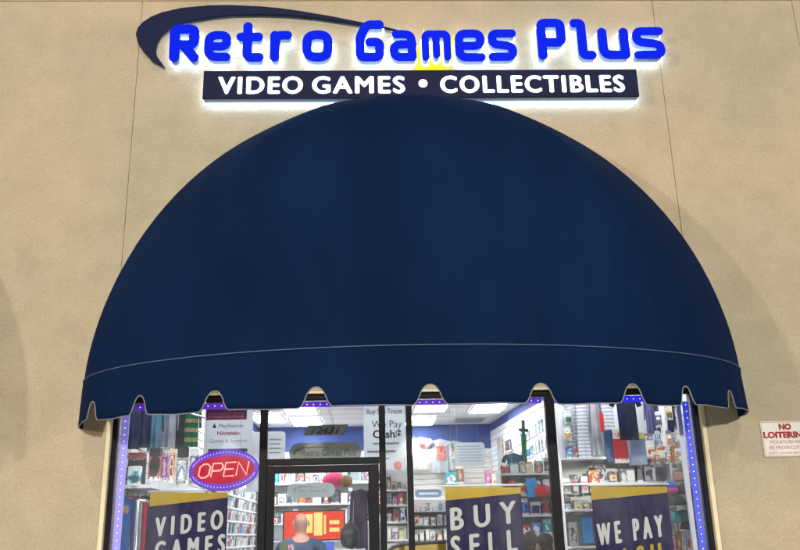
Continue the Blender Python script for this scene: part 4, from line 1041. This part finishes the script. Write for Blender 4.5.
# ---- banners
PUR = mat('banner_purple', (.020, .014, .085), .6, noise=.12, scale=4, bump=.15, bscale=8)
YEL = mat('banner_yellow', (.60, .38, .008), .6, noise=.08)
PUR.node_tree.nodes['Principled BSDF'].inputs['Specular IOR Level'].default_value = .08
BW = mat('banner_lettering_white', (.76, .73, .72), .6)
def banner(px0, px1, py0, y1b, y2b, lines, lab, Y=.34):
    """lines: (text, px_left, px_right, baseline_y_left, baseline_y_right, cap_px, material)"""
    A, B = U(px0, py0, Y), U(px1, py0, Y); L1, L2 = U(px0, y1b, Y), U(px1, y2b, Y)
    r = empty('window_banner', ((A.x+B.x)/2, Y, (A.z+B.z)/2)); tag(r, lab, 'banner', 'purple banners in the window')
    o = Vector(r.location); w = (B.x-A.x)/2; H = 1.15
    za, zb_ = A.z-o.z, B.z-o.z
    MB().prism([(-w, -H), (w, -H), (w, L2.z-o.z-.0005), (-w, L1.z-o.z-.0005)], 0, .006).build('cloth', PUR, r)
    MB().prism([(-w, L1.z-o.z), (w, L2.z-o.z), (w, zb_), (-w, za)], 0, .006).build('yellow_stripe', YEL, r)
    MB().tube([(-w-.02, .004, max(za, zb_)+.008), (w+.02, .004, max(za, zb_)+.008)], .009, 8).build('rod', wood, r, smooth=True)
    mb = MB()
    for q in (-.8, .8): mb.tube([(w*q, .004, max(za, zb_)+.01), (w*q, .004, CZ-o.z)], .0012, 4)
    mb.build('string', inkg, r)
    for s_, a, b_, yl, yr, cp_, m in lines:
        P, Q = U(a, yl, Y), U(b_, yr, Y); hh = U(a, yl-cp_, Y).z-P.z
        t = text('lettering', s_, m, r, 0, 0, 0, w=Q.x-P.x, h=hh, bold=0, depth=.0015, space=1.8, smear=.0080)
        k = (Q.z-P.z)/(Q.x-P.x)
        sh = Matrix.Identity(4); sh[2][0] = k
        t.data.transform(Matrix.Translation(((P.x+Q.x)/2-o.x, -.003, (P.z+Q.z)/2-o.z)) @ sh)
banner(150.5, 228, 492.5, 506.5, 497.5, [('VIDEO', 155.5, 222, 536.5, 528.5, 19.5, BW), ('GAMES', 155, 224, 560.5, 552.5, 19.5, BW)], 'purple banner reading video games under the OPEN sign')
banner(445, 520.5, 487.3, 500.5, 493.2, [('BUY', 451.5, 516, 530, 522.5, 23, BW), ('SELL', 452, 517, 558.5, 551, 23, BW)], 'purple banner reading buy sell in the middle window')
banner(590.8, 666.8, 486.5, 500, 492.5, [('WE PAY', 599, 663.5, 545.5, 536, 22.5, BW), ('CASH', 604, 662, 573, 563.5, 22, YEL)], 'purple banner reading we pay in the right window')

# ---- OPEN sign
YO = .27
c = U(223.8, 469.8, YO); rx = (U(258.3, 470, YO).x-U(189.3, 470, YO).x)/2; rz = (U(224, 449.8, YO).z-U(224, 490.3, YO).z)/2
os_ = empty('open_sign', c, (0, -.05, 0)); tag(os_, 'oval OPEN sign in glowing red with violet border of dots', 'neon sign')
def ell(f, n=56, fz=None): return [(rx*f*math.cos(2*PI*k/n), rz*(fz or f)*math.sin(2*PI*k/n)) for k in range(n)]
slab([ell(1.0)], 'housing', mat('neon_violet', (.02, .0, .10), .4, emit=.9, ecol=(.13, .01, .62)), os_, 0, .03, .004)
slab([ell(.88, fz=.68)], 'red_field', mat('neon_red', (.05, 0, .006), .5, emit=1.0, ecol=(.62, .0, .035), spec=.1), os_, -.005, -.001)
mb = MB()
for k in range(60):
    an = 2*PI*k/60
    if abs(math.sin(an)) < .22: continue
    mb.ball((rx*.93*math.cos(an), -.003, rz*.86*math.sin(an)), .0042, nu=8, nv=5)
mb.build('dot_lights', mat('neon_dots', (.3, .3, 1), .4, emit=2.2, ecol=(.50, .38, 1)), os_)
TU = mat('neon_tube', (1, .4, .3), .4, emit=1.5, ecol=(1, .30, .24))
lw = rx*.30; lh = rz*.66; x_ = -rx*.70
def tube_letter(chs, x_):
    pp = {'O': [[(0, .2), (0, .8), (.3, 1), (.7, 1), (1, .8), (1, .2), (.7, 0), (.3, 0), (0, .2)]], 'P': [[(0, 0), (0, 1), (.8, 1), (1, .8), (1, .6), (.8, .45), (0, .45)]],
          'E': [[(1, 1), (0, 1), (0, 0), (1, 0)], [(0, .52), (.85, .52)]], 'N': [[(0, 0), (0, 1), (1, 0), (1, 1)]]}[chs]
    for q in pp:
        mb.tube([(x_+lw*u_+.22*lh*(v_-.5), -.012, -lh/2+lh*v_) for u_, v_ in q], .0060, 8)
mb = MB()
for ch in 'OPEN': tube_letter(ch, x_); x_ += lw*1.22
mb.build('tube_lettering', TU, os_, smooth=True)
MB().tube([(-rx*.5, .015, rz*.8), (-rx*.5, .015, CZ-c.z)], .0015, 4).tube([(rx*.5, .015, rz*.8), (rx*.5, .015, CZ-c.z)], .0015, 4).build('chain', inkg, os_)

# ---- LED strips round the glass
LV = mat('light_strip_lavender', (.35, .30, .8), .4, emit=.55, ecol=(.36, .30, .90)); LB = mat('light_strip_violet', (.1, .02, .5), .4, emit=.7, ecol=(.14, .02, .62)); LD = mat('light_strip_dots', (.6, .6, 1), .4, emit=3.0, ecol=(.45, .50, 1))
LBL = mat('light_strip_blue', (.05, .06, .5), .4, emit=.7, ecol=(.07, .09, .80))
def strip(p0, p1, m, lab, wdt=.035, step=.055):
    p0, p1 = Vector(p0), Vector(p1); r = empty('light_strip', p0); tag(r, lab, 'light strip', 'glowing strips round the window')
    d = p1-p0; vert = abs(d.z) > abs(d.x)
    if vert: MB().box(-wdt/2, wdt/2, 0, .012, 0, d.z).build('channel', m, r)
    else: MB().box(0, d.x, 0, .012, -wdt/2, wdt/2).build('channel', m, r)
    mb = MB(); n = int(d.length/step); dots = []
    for k in range(n):
        q = d*((k+.5)/n); mb.ball((q.x, -.003, q.z), .005, nu=6, nv=4)
    mb.build('dot_lights', LD, r)
strip((OX0+.075, .125, .1), (OX0+.075, .125, 2.63), LV, 'lavender light strip down the left edge of the window', .06)
strip((OX1-.07, .125, .1), (OX1-.07, .125, 2.63), LBL, 'blue light strip down the right edge of the window', .05)
t = MB().box(OX1-.135, OX1-.10, .16, .19, .1, 2.64).build('window_trim', mat('trim_white', (.75, .75, .82), .5), None); tag(t, 'white trim beside the blue light strip at the right', 'trim')
strip((OX0+.15, .16, 2.665), (-.90, .16, 2.665), LB, 'violet light strip above the poster, top left', .05)
strip((-.86, .16, 2.665), (1.42, .16, 2.665), LB, 'violet light strip along the top middle of the window', .045)
strip((1.52, .16, 2.665), (OX1-.14, .16, 2.665), mat('light_strip_deep_blue', (.02, .02, .7), .4, emit=1.0, ecol=(.01, .015, .9)), 'deep blue light strip at the top right of the window', .05)

# ---- wall notice
YN = -.012
A, B, T = U(764.8, 457, YN), U(764.8+49, 456, YN), U(787, 421, YN)
nw = B.x-A.x; nh = T.z-A.z
o = MB().box(0, nw, 0, .004, 0, nh).build('wall_notice', mat('notice_face', (.62, .60, .57), .4, noise=.05), None, bevel=.001); o.location = (A.x, YN, A.z)
tag(o, 'white no loitering notice with red letters on the wall', 'notice')
NR = mat('notice_red', (.36, .03, .035), .5); NP = mat('notice_red_faded', (.46, .24, .22), .5)
text('lettering', 'NO', NR, o, nw*.5, nh*.765, -.003, w=nw*.25, h=nh*.16, depth=.0015, bold=.045)
text('lettering', 'LOITERING', NR, o, nw*.5, nh*.535, -.003, w=nw*.93, h=nh*.165, depth=.0015, bold=.045)
text('lettering', 'VIOLATORS WILL', NP, o, nw*.5, nh*.37, -.003, w=nw*.72, h=nh*.095, depth=.001)
text('lettering', 'BE PROSECUTED', NP, o, nw*.5, nh*.215, -.003, w=nw*.74, h=nh*.095, depth=.001)
text('lettering', 'CITY CODE NO. 100', NP, o, nw*.5, nh*.075, -.003, w=nw*.8, h=nh*.06, depth=.001)
MB().box(nw*.015, nw*.985, -.002, -.0005, nh*.965, nh*.985).box(nw*.015, nw*.985, -.002, -.0005, nh*.015, nh*.03).box(nw*.012, nw*.022, -.002, -.0005, nh*.031, nh*.964).box(nw*.978, nw*.988, -.002, -.0005, nh*.031, nh*.964).build('border', NP, o)

# ---- people
def skin_mesh(name, pts, edges, radii, m, parent, sub=2, root=0):
    me = bpy.data.meshes.new(name); me.from_pydata(pts, edges, []); me.materials.append(m)
    o = bpy.data.objects.new(name, me); COL.objects.link(o)
    if parent is not None: o.parent = parent
    md = o.modifiers.new('skin', 'SKIN'); md.use_smooth_shade = True
    for v, r in zip(me.skin_vertices[0].data, radii):
        v.radius = r if hasattr(r, '__len__') else (r, r)
    me.skin_vertices[0].data[root].use_root = True
    sb = o.modifiers.new('subdivision', 'SUBSURF'); sb.levels = sub; sb.render_levels = sub
    return o
def person(loc, yaw, H, skin_c, shirt_m, trouser_m, hair_c, label, bald=False, look=0.0, key=''):
    k = H/1.78
    r = empty('person', loc, (0, 0, yaw)); r.scale = (k, k, k); tag(r, label, 'person')
    sk = mat('skin_'+key, skin_c, .55, noise=.06, scale=12)
    P = [(0, 0, .95), (0, .01, 1.12), (0, .015, 1.30), (0, .01, 1.44), (0, 0, 1.52), (0, -.005, 1.58), (0, -.012, 1.665), (0, 0, 1.74)]
    Rd = [(.15, .105), (.135, .10), (.15, .11), (.10, .08), (.052, .055), (.062, .07), (.076, .094), (.05, .062)]
    E = [(i, i+1) for i in range(7)]
    def chain(base, pts, rs):
        prev = base
        for p, q in zip(pts, rs): P.append(p); Rd.append(q); E.append((prev, len(P)-1)); prev = len(P)-1
        return prev
    for s_ in (-1, 1):
        hnd = chain(3, [(s_*.19, .01, 1.42), (s_*.235, .02, 1.14), (s_*.235, -.06, .90), (s_*.232, -.085, .83)], [.056, .043, .030, (.036, .018)])
        for f in range(4):
            y0 = -.115+f*.021; ln = [.066, .078, .074, .056][f]
            chain(hnd, [(s_*.232, y0, .785), (s_*.225, y0-.004, .785-ln*.55), (s_*.212, y0-.004, .785-ln)], [.0095, .0088, .0078])
        chain(hnd, [(s_*.222, -.125, .81), (s_*.212, -.140, .775)], [.0105, .009])
        chain(0, [(s_*.095, 0, .86), (s_*.10, -.01, .48), (s_*.10, .01, .10), (s_*.105, -.05, .04), (s_*.11, -.15, .03)], [.088, .055, .040, .038, .03])
    skin_mesh('body', P, E, Rd, sk, r)
    # face
    fc = MB()
    fc.ball((0, -.107, 1.645), .013, (.8, 1.2, 1.5), 8, 6)
    for s_ in (-1, 1): fc.ball((s_*.077, .005, 1.64), .024, (.4, .8, 1.3), 8, 6)
    fc.build('ear_and_nose', sk, r, smooth=True)
    ey = MB()
    for s_ in (-1, 1): ey.ball((s_*.03, -.095, 1.668), .010, (1.2, .6, .8), 8, 6)
    ey.ball((0, -.10, 1.605), .02, (1.2, .3, .3), 8, 6)
    ey.build('eyes_and_mouth', mat('eye_dark', (.06, .03, .03), .4), r, smooth=True)
    if not bald:
        MB().ball((0, .012, 1.70), .098, (.92, 1.12, .98), 18, 12).ball((0, .05, 1.62), .075, (1.0, .75, 1.1), 14, 9).build('hair', mat('hair_'+key, hair_c, .7, noise=.4, scale=30, bump=1.0, bscale=70), r, smooth=True)
    SP = [(0, 0, .90), (0, .01, 1.12), (0, .015, 1.30), (0, .01, 1.445), (0, 0, 1.50)]; SR = [(.168, .125), (.155, .12), (.172, .13), (.118, .098), (.07, .07)]
    SE = [(0, 1), (1, 2), (2, 3), (3, 4)]
    for s_ in (-1, 1):
        n = len(SP); SP += [(s_*.195, .012, 1.425), (s_*.238, .02, 1.20)]; SR += [.074, .064]; SE += [(3, n), (n, n+1)]
    skin_mesh('shirt', SP, SE, SR, shirt_m, r)
    TP = [(0, 0, .95), (0, 0, .90)]; TR = [(.168, .122), (.165, .12)]; TE = [(0, 1)]
    for s_ in (-1, 1):
        n = len(TP); TP += [(s_*.098, 0, .82), (s_*.10, -.01, .48), (s_*.10, .01, .10)]; TR += [.10, .075, .062]; TE += [(1, n), (n, n+1), (n+1, n+2)]
    skin_mesh('trousers', TP, TE, TR, trouser_m, r)
    so = MB()
    for s_ in (-1, 1): so.ball((s_*.108, -.055, .038), .05, (1, 2.5, .8), 12, 8)
    so.build('shoes', dark, r, smooth=True)
    return r
p = U(301, 530, 2.6)
person((p.x, 2.6, 0), PI+.12, 1.90, (.62, .33, .25), cloth_mat('cloth_blue_grey', (.085, .12, .19)), CM['char'], (.56, .31, .24), 'bald person in a blue grey shirt seen from behind, facing the red screen', True, key='fair')
p = U(530.5, 540, 2.2)
person((p.x, 2.2, 0), PI-.5, 1.60, (.45, .28, .2), CM['char'], CM['navy'], (.03, .018, .013), 'person with dark hair beside the buy sell banner', key='dark')
p = U(544.5, 542, 2.35)
person((p.x, 2.35, 0), PI+.4, 1.585, (.42, .26, .19), CM['red'], CM['char'], (.045, .022, .015), 'person with dark brown hair beside the right mullion', key='brown')
